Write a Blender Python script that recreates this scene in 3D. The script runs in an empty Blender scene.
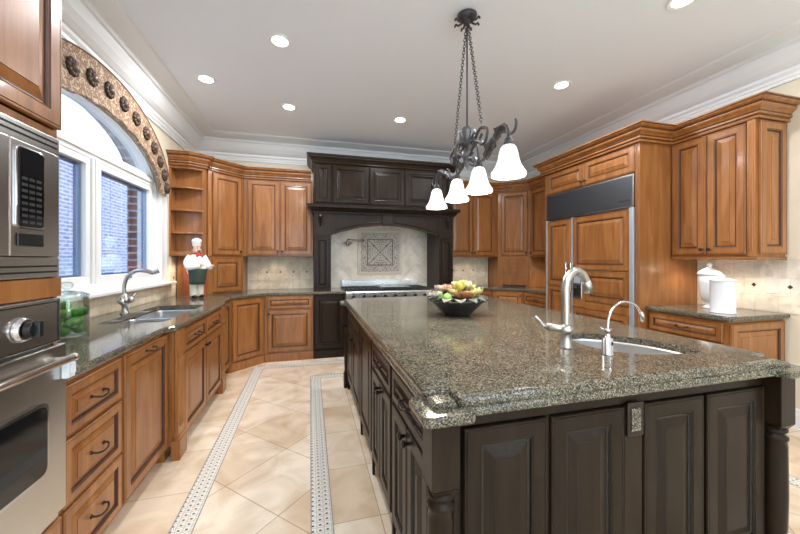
import bpy, bmesh, math, random
from mathutils import Vector, Matrix
random.seed(7)
SC = bpy.context.scene
COL = SC.collection
PI = math.pi
R = math.radians

# ------------------------------------------------------------------ camera, world, exposure
EYE = 1.35
YAW = math.atan(90 / 335)
cam_d = bpy.data.cameras.new('camera')
cam = bpy.data.objects.new('camera', cam_d)
COL.objects.link(cam)
cam.location = (0, 0, EYE)
cam.rotation_euler = (R(90), 0, -YAW)
cam_d.sensor_width = 36
cam_d.lens = 335 / 800 * 36
cam_d.shift_y = -(267 - 260) / 800
cam_d.clip_start = 0.02
SC.camera = cam
SC.view_settings.view_transform = 'Standard'
SC.view_settings.look = 'None'
SC.view_settings.gamma = 1
SC.view_settings.use_curve_mapping = False
SC.view_settings.exposure = 0.64
W = bpy.data.worlds.new('world')
SC.world = W
W.use_nodes = True
bg = W.node_tree.nodes['Background']
bg.inputs['Color'].default_value = (0.69, 0.85, 1.0, 1)
bg.inputs['Strength'].default_value = 3.7


def area_light(name, loc, rot, size, power, color=(1, 1, 1), shape='DISK', sy=None):
    l = bpy.data.lights.new(name, 'AREA')
    l.shape = shape
    l.size = size
    if sy: l.size_y = sy
    l.energy = power
    l.color = color
    o = bpy.data.objects.new(name, l)
    COL.objects.link(o)
    o.location = loc
    o.rotation_euler = rot
    return o


# ceiling downlight positions (x, y); the last ones are behind and beside the camera
DOWN = [(-.232, 2.834), (-.97, 3.615), (-.232, 4.03), (1.086, 4.04), (2.43, 2.815), (2.425, 1.683),
        (-.232, -.3), (2.43, .3), (1.1, -.4)]
ZC = 3.1
for i, (x, y) in enumerate(DOWN):
    area_light('downlight_lamp', (x, y, ZC - .035), (0, 0, 0), .11, 13, (.98, .98, 1))
sun = bpy.data.lights.new('sun', 'SUN'); sun.energy = .8; sun.angle = R(2)
so = bpy.data.objects.new('sun', sun); COL.objects.link(so); so.rotation_euler = Vector((.55, .2, .8)).to_track_quat('Z', 'Y').to_euler()

# ------------------------------------------------------------------ materials
MATS = {}


def mat(name, col=(.8, .8, .8), rough=.5, metal=0, spec=.5, emit=None, estr=0, coat=0, trans=0, ior=1.45):
    m = bpy.data.materials.new(name)
    m.use_nodes = True
    b = m.node_tree.nodes['Principled BSDF']
    b.inputs['Base Color'].default_value = (*col, 1)
    b.inputs['Roughness'].default_value = rough
    b.inputs['Metallic'].default_value = metal
    b.inputs['Specular IOR Level'].default_value = spec
    b.inputs['Coat Weight'].default_value = coat
    b.inputs['Coat Roughness'].default_value = .12
    b.inputs['Transmission Weight'].default_value = trans
    b.inputs['IOR'].default_value = ior
    if emit:
        b.inputs['Emission Color'].default_value = (*emit, 1)
        b.inputs['Emission Strength'].default_value = estr
    MATS[name] = m
    return m


def nd(m, t, **kw):
    n = m.node_tree.nodes.new(t)
    for k, v in kw.items():
        if k in n.inputs:
            n.inputs[k].default_value = v
        else:
            setattr(n, k, v)
    return n


def lk(m, a, ao, b, bi):
    m.node_tree.links.new(a.outputs[ao], b.inputs[bi])


def ramp(m, stops, interp='LINEAR'):
    r = m.node_tree.nodes.new('ShaderNodeValToRGB')
    r.color_ramp.interpolation = interp
    e = r.color_ramp.elements
    while len(e) < len(stops): e.new(.5)
    for i, (p, c) in enumerate(stops):
        e[i].position = p
        e[i].color = (*c, 1) if len(c) == 3 else c
    return r


def coords(m, scale=(1, 1, 1), rnd=True, rot=(0, 0, 0)):
    tc = nd(m, 'ShaderNodeTexCoord')
    mp = nd(m, 'ShaderNodeMapping')
    mp.inputs['Scale'].default_value = scale
    mp.inputs['Rotation'].default_value = rot
    lk(m, tc, 'Object', mp, 'Vector')
    if rnd:
        oi = nd(m, 'ShaderNodeObjectInfo')
        mu = nd(m, 'ShaderNodeMath', operation='MULTIPLY')
        mu.inputs[1].default_value = 37
        lk(m, oi, 'Random', mu, 0)
        lk(m, mu, 0, mp, 'Location')
    return mp


def bsdf(m): return m.node_tree.nodes['Principled BSDF']


def wood(name, a, b, c, rough, coat, gscale=1.0):
    m = mat(name, a, rough, coat=coat)
    mp = coords(m, (9 * gscale, 9 * gscale, 1.1 * gscale))
    n = nd(m, 'ShaderNodeTexNoise')
    n.inputs['Scale'].default_value = 1.6
    n.inputs['Detail'].default_value = 5
    n.inputs['Distortion'].default_value = .9
    lk(m, mp, 0, n, 'Vector')
    r = ramp(m, [(.25, b), (.5, a), (.78, c)])
    lk(m, n, 'Fac', r, 0)
    mp2 = coords(m, (90, 90, 3))
    n2 = nd(m, 'ShaderNodeTexNoise')
    n2.inputs['Scale'].default_value = 1.5
    n2.inputs['Detail'].default_value = 3
    lk(m, mp2, 0, n2, 'Vector')
    r2 = ramp(m, [(.3, (.86, .86, .86)), (.7, (1.06, 1.06, 1.06))])
    lk(m, n2, 'Fac', r2, 0)
    mx = nd(m, 'ShaderNodeMixRGB', blend_type='MULTIPLY')
    mx.inputs[0].default_value = 1
    lk(m, r, 0, mx, 1)
    lk(m, r2, 0, mx, 2)
    # every board its own tone
    oi = nd(m, 'ShaderNodeObjectInfo')
    r3 = ramp(m, [(0, (.88, .86, .84)), (1, (1.1, 1.08, 1.06))])
    lk(m, oi, 'Random', r3, 0)
    mx2 = nd(m, 'ShaderNodeMixRGB', blend_type='MULTIPLY')
    mx2.inputs[0].default_value = 1
    lk(m, mx, 0, mx2, 1)
    lk(m, r3, 0, mx2, 2)
    lk(m, mx2, 0, bsdf(m), 'Base Color')
    return m


M_WOOD = wood('honey_wood', (.300, .118, .032), (.215, .076, .018), (.40, .175, .055), .34, .25)
M_GLAZE = mat('wood_glaze', (.055, .018, .007), .4)
M_DARK = wood('espresso_wood', (.0195, .0120, .0070), (.014, .0082, .0046), (.028, .0175, .0105), .30, .0)
bsdf(M_DARK).inputs['Specular IOR Level'].default_value = .20
M_DGLAZE = mat('espresso_glaze', (.006, .004, .004), .22)
M_REDWOOD = wood('cherry_wood', (.30, .085, .028), (.22, .055, .018), (.38, .12, .045), .35, .3)
M_BRONZE = mat('bronze', (.045, .035, .030), .35, .8)
M_STEEL = mat('stainless', (.62, .60, .57), .27, 1)
M_STEELD = mat('stainless_dark', (.40, .39, .375), .33, 1)
M_CHROME = mat('chrome', (.62, .62, .64), .14, 1)
M_NICKEL = mat('brushed_nickel', (.46, .45, .43), .28, 1)
M_SINK = mat('sink_steel', (.62, .63, .64), .30, 1)
M_BLACK = mat('black_enamel', (.012, .012, .013), .25)
M_IRON = mat('cast_iron', (.02, .02, .02), .6)
M_BGLASS = mat('oven_glass', (.008, .008, .009), .06, spec=.7)
M_WHITE = mat('white_paint', (.84, .85, .84), .35)
M_TRIM = mat('crown_paint', (.86, .88, .89), .4)
M_CEIL = mat('ceiling_paint', (.87, .90, .95), .8)
M_CERAM = mat('white_ceramic', (.83, .84, .86), .18, coat=.4)
M_PLASTIC = mat('ivory_plastic', (.80, .78, .72), .35)


def speckle(m, base, stops, scale, amt):
    pass


# cream wall paint with faint mottling
M_WALL = mat('cream_wall', (.74, .66, .50), .75)
mp = coords(M_WALL, (1, 1, 1), False)
n = nd(M_WALL, 'ShaderNodeTexNoise'); n.inputs['Scale'].default_value = 3; n.inputs['Detail'].default_value = 4
lk(M_WALL, mp, 0, n, 'Vector')
r = ramp(M_WALL, [(.3, (.72, .64, .49)), (.7, (.79, .72, .58))])
lk(M_WALL, n, 'Fac', r, 0); lk(M_WALL, r, 0, bsdf(M_WALL), 'Base Color')


def granite(name, dark, mid, light, scale=1.0):
    m = mat(name, mid, .10, spec=.5)
    mp = coords(m, (1, 1, 1), False)
    n1 = nd(m, 'ShaderNodeTexVoronoi'); n1.inputs['Scale'].default_value = 270 * scale
    n2 = nd(m, 'ShaderNodeTexNoise'); n2.inputs['Scale'].default_value = 320 * scale; n2.inputs['Detail'].default_value = 3
    n3 = nd(m, 'ShaderNodeTexNoise'); n3.inputs['Scale'].default_value = 9; n3.inputs['Detail'].default_value = 4
    for q in (n1, n2, n3): lk(m, mp, 0, q, 'Vector')
    sx = nd(m, 'ShaderNodeSeparateColor')
    lk(m, n1, 'Color', sx, 0)
    r1 = ramp(m, [(0, dark), (.30, dark), (.36, mid), (.74, mid), (.80, light), (1, light)])
    lk(m, sx, 0, r1, 0)
    r2 = ramp(m, [(.36, (.45, .46, .45)), (.5, (.95, .96, .93)), (.66, (1.35, 1.33, 1.25))])
    lk(m, n2, 'Fac', r2, 0)
    r3 = ramp(m, [(.3, (.8, .82, .8)), (.7, (1.15, 1.1, 1.0))])
    lk(m, n3, 'Fac', r3, 0)
    a = nd(m, 'ShaderNodeMixRGB', blend_type='MULTIPLY'); a.inputs[0].default_value = .85
    lk(m, r1, 0, a, 1); lk(m, r2, 0, a, 2)
    b = nd(m, 'ShaderNodeMixRGB', blend_type='MULTIPLY'); b.inputs[0].default_value = 1
    lk(m, a, 0, b, 1); lk(m, r3, 0, b, 2)
    lk(m, b, 0, bsdf(m), 'Base Color')
    return m


M_GRAN = granite('granite', (.032, .030, .027), (.125, .108, .082), (.25, .24, .205))


def tilemat(name, c1, c2, c3, w, h, mort, rot=(0, 0, 0), offset=.5, mcol=(.45, .38, .28), rough=.4, axes=None, nscale=3, mp_extra=None):
    m = mat(name, c1, rough)
    tc = nd(m, 'ShaderNodeTexCoord')
    mp = nd(m, 'ShaderNodeMapping')
    if axes:  # wall: choose the two in-plane axes
        sp = nd(m, 'ShaderNodeSeparateXYZ'); cb = nd(m, 'ShaderNodeCombineXYZ')
        lk(m, tc, 'Object', sp, 0)
        lk(m, sp, axes[0], cb, 0); lk(m, sp, axes[1], cb, 1)
        lk(m, cb, 0, mp, 'Vector')
    else:
        lk(m, tc, 'Object', mp, 'Vector')
    mp.inputs['Rotation'].default_value = rot
    if mp_extra: mp.inputs['Location'].default_value = mp_extra
    br = nd(m, 'ShaderNodeTexBrick')
    br.offset = offset
    br.inputs['Color1'].default_value = (*c1, 1); br.inputs['Color2'].default_value = (*c2, 1)
    br.inputs['Mortar'].default_value = (*mcol, 1)
    br.inputs['Scale'].default_value = 1
    br.inputs['Mortar Size'].default_value = mort
    br.inputs['Mortar Smooth'].default_value = .1
    br.inputs['Bias'].default_value = 0
    br.inputs['Brick Width'].default_value = w
    br.inputs['Row Height'].default_value = h
    lk(m, mp, 0, br, 'Vector')
    n = nd(m, 'ShaderNodeTexNoise'); n.inputs['Scale'].default_value = nscale; n.inputs['Detail'].default_value = 6
    n.inputs['Distortion'].default_value = 1.2
    lk(m, tc, 'Object', n, 'Vector')
    r = ramp(m, [(.3, c3), (.62, (1.12, 1.1, 1.08))])
    lk(m, n, 'Fac', r, 0)
    mx = nd(m, 'ShaderNodeMixRGB', blend_type='MULTIPLY'); mx.inputs[0].default_value = 1
    lk(m, br, 0, mx, 1); lk(m, r, 0, mx, 2)
    lk(m, mx, 0, bsdf(m), 'Base Color')
    return m


TA, TB, TN = (.76, .69, .58), (.64, .52, .385), (.84, .72, .60)
M_TILE45 = tilemat('travertine_diagonal', TA, TB, TN, .46, .46, .003, (0, 0, R(45)), 0, rough=.22, mp_extra=(.06, .17, 0))
M_TILE90 = tilemat('travertine_straight', TA, TB, TN, .46, .46, .003, (0, 0, 0), 0, rough=.22, mp_extra=(.1, .1, 0))
BA, BB, BN = (.78, .70, .55), (.68, .58, .43), (.82, .80, .76)
M_SPL_B = tilemat('splash_back', BA, BB, BN, .15, .15, .003, axes=('X', 'Z'), offset=0, mcol=(.6, .53, .42), rough=.5, nscale=8)
M_SPL_H = tilemat('splash_hood', (.82, .76, .66), (.74, .67, .56), BN, .30, .30, .003, axes=('X', 'Z'), offset=0, mcol=(.66, .6, .5), rough=.35, nscale=5, rot=(0, 0, R(45)))
M_SPL_L = tilemat('splash_side', BA, BB, BN, .15, .10, .003, axes=('Y', 'Z'), offset=.5, mcol=(.6, .53, .42), rough=.5, nscale=8)
M_SPL_R = tilemat('splash_right', (.84, .80, .72), (.76, .70, .60), BN, .15, .15, .003, axes=('Y', 'Z'), offset=.5, mcol=(.68, .63, .53), rough=.5, nscale=8)
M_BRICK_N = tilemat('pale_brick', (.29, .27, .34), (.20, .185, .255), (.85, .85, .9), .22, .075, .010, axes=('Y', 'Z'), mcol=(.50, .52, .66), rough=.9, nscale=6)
M_BRICK_O = tilemat('red_brick', (.22, .11, .08), (.14, .08, .07), (.8, .8, .8), .22, .075, .010, axes=('X', 'Z'), mcol=(.42, .40, .42), rough=.9, nscale=6)
M_BRICK_F = tilemat('red_brick_face', (.22, .11, .08), (.14, .08, .07), (.8, .8, .8), .22, .075, .010, axes=('Y', 'Z'), mcol=(.42, .40, .42), rough=.9, nscale=6)


def mosaic(name, axis):
    """two rows of white basketweave with small black dots, dark lines at both edges; axis = running axis"""
    m = mat(name, (.75, .72, .66), .35)
    tc = nd(m, 'ShaderNodeTexCoord')
    sp = nd(m, 'ShaderNodeSeparateXYZ')
    lk(m, tc, 'Object', sp, 0)
    run, acr = ('Y', 'X') if axis == 'Y' else ('X', 'Y')

    def mth(op, a, b=None, c=None):
        q = nd(m, 'ShaderNodeMath', operation=op)
        for i, v in enumerate((a, b, c)):
            if v is None: continue
            if isinstance(v, (int, float)): q.inputs[i].default_value = v
            else: m.node_tree.links.new(v, q.inputs[i])
        return q.outputs[0]
    p = .036
    u = sp.outputs[run]; v = sp.outputs[acr]
    v0 = {'Y': .06, 'X': 0.0}[axis]
    fu = mth('FRACT', mth('DIVIDE', mth('ADD', u, 10.0), p))
    fv = mth('FRACT', mth('DIVIDE', mth('ADD', v, 10.0 - v0), p))
    du = mth('ABSOLUTE', mth('SUBTRACT', fu, .5))
    dv = mth('ABSOLUTE', mth('SUBTRACT', fv, .5))
    dot = mth('LESS_THAN', mth('MAXIMUM', du, dv), .16)
    ju = mth('LESS_THAN', fu, .10)
    jv = mth('LESS_THAN', fv, .10)
    j2 = mth('MULTIPLY', mth('LESS_THAN', mth('ABSOLUTE', mth('SUBTRACT', fu, .35)), .04), mth('GREATER_THAN', dv, .2))
    j = mth('MAXIMUM', mth('MAXIMUM', ju, jv), j2)
    mx = nd(m, 'ShaderNodeMixRGB'); m.node_tree.links.new(j, mx.inputs[0])
    mx.inputs[1].default_value = (.74, .71, .64, 1); mx.inputs[2].default_value = (.46, .44, .40, 1)
    mx2 = nd(m, 'ShaderNodeMixRGB'); m.node_tree.links.new(dot, mx2.inputs[0])
    lk(m, mx, 0, mx2, 1); mx2.inputs[2].default_value = (.06, .06, .06, 1)
    lk(m, mx2, 0, bsdf(m), 'Base Color')
    return m


M_MOSY = mosaic('mosaic_lengthwise', 'Y')
M_MOSX = mosaic('mosaic_crosswise', 'X')
M_GROUT = mat('dark_edging_tile', (.25, .24, .23), .4)


def glass_mat(name, tint=(1, 1, 1), refl=.06):
    m = bpy.data.materials.new(name); m.use_nodes = True
    nt = m.node_tree; nt.nodes.clear()
    o = nt.nodes.new('ShaderNodeOutputMaterial')
    t = nt.nodes.new('ShaderNodeBsdfTransparent'); t.inputs[0].default_value = (*tint, 1)
    g = nt.nodes.new('ShaderNodeBsdfGlossy'); g.inputs['Roughness'].default_value = .02
    lw = nt.nodes.new('ShaderNodeLayerWeight'); lw.inputs[0].default_value = .25
    mm = nt.nodes.new('ShaderNodeMath'); mm.operation = 'MULTIPLY_ADD'
    mm.inputs[1].default_value = .5; mm.inputs[2].default_value = refl
    mx = nt.nodes.new('ShaderNodeMixShader')
    nt.links.new(lw.outputs['Fresnel'], mm.inputs[0]); nt.links.new(mm.outputs[0], mx.inputs[0])
    nt.links.new(t.outputs[0], mx.inputs[1]); nt.links.new(g.outputs[0], mx.inputs[2])
    nt.links.new(mx.outputs[0], o.inputs[0])
    return m


M_PANE = glass_mat('window_glass', (.86, .92, 1.0), .04)
M_JAR = glass_mat('jar_glass', (.93, .97, .96), .10)

# ------------------------------------------------------------------ mesh helpers


def new(): return bmesh.new()


def link(name, bm, mats, parent=None, smooth=False, loc=None, rot=None, bevel=0, seg=2):
    me = bpy.data.meshes.new(name)
    bmesh.ops.recalc_face_normals(bm, faces=bm.faces)
    bm.to_mesh(me); bm.free()
    for q in (mats if isinstance(mats, (list, tuple)) else [mats]): me.materials.append(q)
    if smooth:
        for p in me.polygons: p.use_smooth = True
    o = bpy.data.objects.new(name, me)
    COL.objects.link(o)
    if parent: o.parent = parent
    if loc: o.location = loc
    if rot: o.rotation_euler = rot
    if bevel:
        b = o.modifiers.new('b', 'BEVEL'); b.width = bevel; b.segments = seg; b.limit_method = 'ANGLE'; b.angle_limit = R(35)
    return o


def tag(o, label=None, cat=None, group=None, kind=None):
    if label: o['label'] = label
    if cat: o['category'] = cat
    if group: o['group'] = group
    if kind: o['kind'] = kind
    return o


def thing(name, label, cat, loc=(0, 0, 0), rz=0, group=None):
    o = bpy.data.objects.new(name, None)
    o.empty_display_size = .1
    COL.objects.link(o); o.location = loc; o.rotation_euler = (0, 0, rz)
    return tag(o, label, cat, group)


def copy_tree(o, parent=None):
    c = o.copy(); COL.objects.link(c); c.parent = parent
    for ch in list(o.children): copy_tree(ch, c)
    return c


def box(bm, x0, x1, y0, y1, z0, z1, mi=0):
    v = [bm.verts.new(p) for p in ((x0, y0, z0), (x1, y0, z0), (x1, y1, z0), (x0, y1, z0), (x0, y0, z1), (x1, y0, z1), (x1, y1, z1), (x0, y1, z1))]
    for f in ((0, 3, 2, 1), (4, 5, 6, 7), (0, 1, 5, 4), (1, 2, 6, 5), (2, 3, 7, 6), (3, 0, 4, 7)):
        bm.faces.new([v[i] for i in f]).material_index = mi


def lathe(bm, prof, c=(0, 0), seg=24, mi=0, sx=1, sy=1, power=None):
    """prof: (r, z) list; c: axis"""
    rings = []
    for r, z in prof:
        ring = []
        for k in range(seg):
            a = 2 * PI * k / seg
            ca, sa = math.cos(a), math.sin(a)
            if power:
                f = (abs(ca) ** power + abs(sa) ** power) ** (-1 / power)
                ca *= f; sa *= f
            ring.append(bm.verts.new((c[0] + max(r, .0002) * ca * sx, c[1] + max(r, .0002) * sa * sy, z)))
        rings.append(ring)
    for a, b in zip(rings, rings[1:]):
        for k in range(seg):
            bm.faces.new((a[k], a[(k + 1) % seg], b[(k + 1) % seg], b[k])).material_index = mi
    bm.faces.new(rings[0]).material_index = mi
    bm.faces.new(rings[-1]).material_index = mi


def tube(bm, pts, rad, seg=10, mi=0, closed=False):
    pts = [Vector(p) for p in pts]
    n = len(pts)
    rads = rad if isinstance(rad, (list, tuple)) else [rad] * n
    rings = []
    up = Vector((0, 0, 1))
    prev = None
    for i, p in enumerate(pts):
        if closed: t = pts[(i + 1) % n] - pts[i - 1]
        else: t = pts[min(i + 1, n - 1)] - pts[max(i - 1, 0)]
        t.normalize()
        if prev is None:
            a = up if abs(t.dot(up)) < .9 else Vector((1, 0, 0))
            s = t.cross(a).normalized()
        else:
            s = (prev - t * prev.dot(t))
            s = s.normalized() if s.length > 1e-6 else t.orthogonal().normalized()
        prev = s
        w = t.cross(s)
        rings.append([bm.verts.new(p + (s * math.cos(2 * PI * k / seg) + w * math.sin(2 * PI * k / seg)) * rads[i]) for k in range(seg)])
    prs = list(zip(rings, rings[1:]))
    if closed: prs.append((rings[-1], rings[0]))
    for a, b in prs:
        for k in range(seg):
            bm.faces.new((a[k], a[(k + 1) % seg], b[(k + 1) % seg], b[k])).material_index = mi
    if not closed:
        bm.faces.new(rings[0]).material_index = mi
        bm.faces.new(rings[-1]).material_index = mi


def cyl(bm, a, b, r, seg=16, mi=0): tube(bm, [a, b], r, seg, mi)


def ball(bm, c, r, seg=16, rings=10, mi=0, s=(1, 1, 1), rot=None):
    vs = []
    for i in range(1, rings):
        ph = PI * i / rings
        vs.append([Vector((math.sin(ph) * math.cos(2 * PI * k / seg) * s[0], math.sin(ph) * math.sin(2 * PI * k / seg) * s[1], math.cos(ph) * s[2])) * r for k in range(seg)])
    top, bot = Vector((0, 0, s[2] * r)), Vector((0, 0, -s[2] * r))
    M = rot.to_matrix() if rot else Matrix.Identity(3)
    C = Vector(c)
    V = [[bm.verts.new(C + M @ v) for v in ring] for ring in vs]
    t = bm.verts.new(C + M @ top); b = bm.verts.new(C + M @ bot)
    for k in range(seg):
        bm.faces.new((t, V[0][k], V[0][(k + 1) % seg])).material_index = mi
        bm.faces.new((b, V[-1][(k + 1) % seg], V[-1][k])).material_index = mi
    for a, q in zip(V, V[1:]):
        for k in range(seg):
            bm.faces.new((a[k], q[k], q[(k + 1) % seg], a[(k + 1) % seg])).material_index = mi


def bez(pts, n=24):
    """Catmull-Rom through pts"""
    P = [Vector(p) for p in pts]
    P = [P[0] * 2 - P[1]] + P + [P[-1] * 2 - P[-2]]
    out = []
    segs = len(P) - 3
    m = max(2, n // segs)
    for i in range(1, len(P) - 2):
        for k in range(m):
            t = k / m
            out.append(.5 * ((2 * P[i]) + (-P[i - 1] + P[i + 1]) * t + (2 * P[i - 1] - 5 * P[i] + 4 * P[i + 1] - P[i + 2]) * t * t + (-P[i - 1] + 3 * P[i] - 3 * P[i + 1] + P[i + 2]) * t ** 3))
    out.append(P[-2])
    return out


def offset_path(path, d, closed=False):
    """offset a 2D polyline to its right-hand side by d, mitred"""
    n = len(path)
    out = []
    for i in range(n):
        p = Vector(path[i])
        ns = []
        if i > 0 or closed:
            e = (p - Vector(path[i - 1])).normalized(); ns.append(Vector((e.y, -e.x)))
        if i < n - 1 or closed:
            e = (Vector(path[(i + 1) % n]) - p).normalized(); ns.append(Vector((e.y, -e.x)))
        if len(ns) == 1: m = ns[0]
        else:
            m = (ns[0] + ns[1])
            m = m / max(m.length_squared, .2) * 2
        out.append(p + m * d)
    return out


def sweep(bm, path, prof, mi=0, gl=()):
    """prof: closed loop of (out, z); out is to the right of path"""
    loops = [offset_path(path, o) for o, z in prof]
    V = [[bm.verts.new((loops[j][i].x, loops[j][i].y, prof[j][1])) for j in range(len(prof))] for i in range(len(path))]
    m = len(prof)
    for a, b in zip(V, V[1:]):
        for j in range(m):
            bm.faces.new((a[j], a[(j + 1) % m], b[(j + 1) % m], b[j])).material_index = 1 if j in gl else mi
    bm.faces.new(V[0]).material_index = mi
    bm.faces.new(V[-1]).material_index = mi


def slab(bm, outline, prof, holes=(), mi=0):
    """outline counter-clockwise; prof: list of (inset, z) from bottom to top; triangulated caps, holes as straight walls"""
    rings = []
    for ins, z in prof:
        o = offset_path(outline, -ins, True)
        rings.append([bm.verts.new((p.x, p.y, z)) for p in o])
    n = len(outline)
    for a, b in zip(rings, rings[1:]):
        for k in range(n):
            bm.faces.new((a[k], a[(k + 1) % n], b[(k + 1) % n], b[k])).material_index = mi
    hr = []
    for h in holes:
        hr.append(([bm.verts.new((x, y, prof[0][1])) for x, y in h], [bm.verts.new((x, y, prof[-1][1])) for x, y in h]))
        m = len(h)
        a, b = hr[-1]
        for k in range(m): bm.faces.new((a[k], b[k], b[(k + 1) % m], a[(k + 1) % m])).material_index = mi
    for idx, ring in ((0, rings[0]), (1, rings[-1])):
        es = set()
        for loop in [ring] + [h[idx] for h in hr]:
            for k in range(len(loop)):
                e = bm.edges.get((loop[k], loop[(k + 1) % len(loop)])) or bm.edges.new((loop[k], loop[(k + 1) % len(loop)]))
                es.add(e)
        got = bmesh.ops.triangle_fill(bm, use_beauty=True, use_dissolve=False, edges=list(es))
        kill = []
        for f in got['geom']:
            if not isinstance(f, bmesh.types.BMFace): continue
            c_ = f.calc_center_median()
            for h in holes:
                ins_ = False
                for k in range(len(h)):
                    (xa_, ya_), (xb_, yb_) = h[k - 1], h[k]
                    if (ya_ > c_.y) != (yb_ > c_.y) and c_.x < (xb_ - xa_) * (c_.y - ya_) / (yb_ - ya_) + xa_: ins_ = not ins_
                if ins_: kill.append(f); break
        if kill: bmesh.ops.delete(bm, geom=kill, context='FACES_ONLY')


def round_poly(pts, r, seg=5, skip=()):
    """round the corners of a polygon by radius r"""
    out = []
    n = len(pts)
    for i in range(n):
        p = Vector(pts[i])
        a = Vector(pts[i - 1]) - p; b = Vector(pts[(i + 1) % n]) - p
        rr = 0 if i in skip else min(r, a.length * .45, b.length * .45)
        if rr < 1e-4: out.append((p.x, p.y)); continue
        a.normalize(); b.normalize()
        A = p + a * rr; B = p + b * rr
        for k in range(seg + 1):
            t = k / seg
            q = A * (1 - t) ** 2 + p * 2 * t * (1 - t) + B * t * t
            out.append((q.x, q.y))
    return out


# ------------------------------------------------------------------ cabinetry helpers
def rect_rings(bm, x0, x1, z0, z1, rings, glaze=()):
    """concentric rectangles: rings = (inset, y)"""
    V = []
    for ins, y in rings:
        V.append([bm.verts.new(p) for p in ((x0 + ins, y, z0 + ins), (x1 - ins, y, z0 + ins), (x1 - ins, y, z1 - ins), (x0 + ins, y, z1 - ins))])
    bm.faces.new(V[0][::-1])
    for i, (a, b) in enumerate(zip(V, V[1:])):
        for k in range(4):
            bm.faces.new((a[k], a[(k + 1) % 4], b[(k + 1) % 4], b[k])).material_index = 1 if i in glaze else 0
    bm.faces.new(V[-1])


def panel_bm(x0, x1, z0, z1, t=.02, y0=0.0, stile=.055, flat=False):
    """raised panel front, back at y0, front at y0 - t"""
    bm = new()
    m = min(x1 - x0, z1 - z0)
    s = min(stile, m * .24)
    k = s / .055
    b = min(.034 * k, m * .13)
    Y = lambda d: y0 - t + d
    rings = [(0, y0), (0, Y(.004)), (.003, Y(0)), (.008 * k, Y(0)), (.0095 * k, Y(.002)), (.0115 * k, Y(0)), (s, Y(0)), (s + .003, Y(.004)), (s + .008 * k, Y(.003)), (s + .011 * k, Y(.009)), (s + .015 * k, Y(.0105))]
    gl = [3, 4, 6, 8, 9]
    if not flat:
        rings += [(s + .019 * k, Y(.0105)), (s + .019 * k + b, Y(.002)), (s + .021 * k + b, Y(.0005))]
        gl += [10, 12]
    rect_rings(bm, x0, x1, z0, z1, rings, gl)
    return bm


def knob_bm(x, z, y=-.02):
    bm = new()
    prof = [(0, 0), (.007, 0), (.006, .012), (.014, .018), (.0155, .024), (.012, .029), (0, .031)]
    rings = []
    lathe(bm, [(r, d) for r, d in prof], seg=14)
    bmesh.ops.transform(bm, matrix=Matrix.Translation((x, y, z)) @ Matrix.Rotation(R(90), 4, 'X'), verts=bm.verts)
    return bm


def pull_bm(x, z, y=-.02, w=.088, vert=False):
    """bail pull: two rosettes and a drooping bar"""
    bm = new()
    h = w / 2
    if vert:
        pts = [(x, y, z - h), (x, y - .022, z - h), (x, y - .030, z - h * .4), (x, y - .030, z + h * .4), (x, y - .022, z + h), (x, y, z + h)]
        ros = [(x, z - h), (x, z + h)]
    else:
        pts = [(x - h, y, z), (x - h, y - .020, z - .002), (x - h * .45, y - .030, z - .011), (x + h * .45, y - .030, z - .011), (x + h, y - .020, z - .002), (x + h, y, z)]
        ros = [(x - h, z), (x + h, z)]
    tube(bm, bez(pts, 20), .0042, 8)
    for a, b in ros: ball(bm, (a, y - .002, b), .009, 10, 6, s=(1, .45, 1))
    return bm


def front(par, kind, x0, x1, z0, z1, pull=None, wood_=None, t=.02, y0=0.0, name=None, g=.002):
    wm = wood_ or (M_WOOD, M_GLAZE)
    nm = name or {'d': 'door', 'w': 'drawer', 'p': 'side_panel'}[kind]
    o = link(nm, panel_bm(x0 + g, x1 - g, z0 + g, z1 - g, t, y0, stile=.055 if kind != 'w' else .038), wm, par)
    yy = y0 - t
    if pull:
        if pull == 'c': h = link('handle', pull_bm((x0 + x1) / 2, (z0 + z1) / 2 + .004, yy), M_BRONZE, o, True)
        elif pull == 't': h = link('handle', pull_bm((x0 + x1) / 2, z1 - .03, yy), M_BRONZE, o, True)
        else:
            # knob position: l/r side, t/b end
            kx = x0 + .028 if 'l' in pull else x1 - .028
            kz = z1 - .05 if 'T' in pull else z0 + .05
            h = link('knob', knob_bm(kx, kz, yy), M_BRONZE, o, True)
    return o


def carcass(par, w, d, z0, z1, wm=None, toe=.0, side='body', g=.001):
    wm = wm or M_WOOD
    bm = new()
    zz = z0
    if toe: zz = z0 + toe
    box(bm, g, w - g, .001, d, zz, z1)
    o = link('body', bm, wm, par)
    if toe:
        bm = new(); box(bm, g, w - g, .06, d, z0, zz - .001)
        link('plinth', bm, wm, par)
    return o


def hollow(par, x0, x1, y0, y1, z0, z1, wm, name='body', th=.018):
    bm = new()
    box(bm, x0, x1, y0, y1, z0, z0 + th)
    box(bm, x0, x1, y0, y0 + th, z0 + th, z1); box(bm, x0, x1, y1 - th, y1, z0 + th, z1)
    box(bm, x0, x0 + th, y0 + th, y1 - th, z0 + th, z1); box(bm, x1 - th, x1, y0 + th, y1 - th, z0 + th, z1)
    bmesh.ops.remove_doubles(bm, verts=bm.verts, dist=1e-5)
    return link(name, bm, wm, par)


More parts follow.
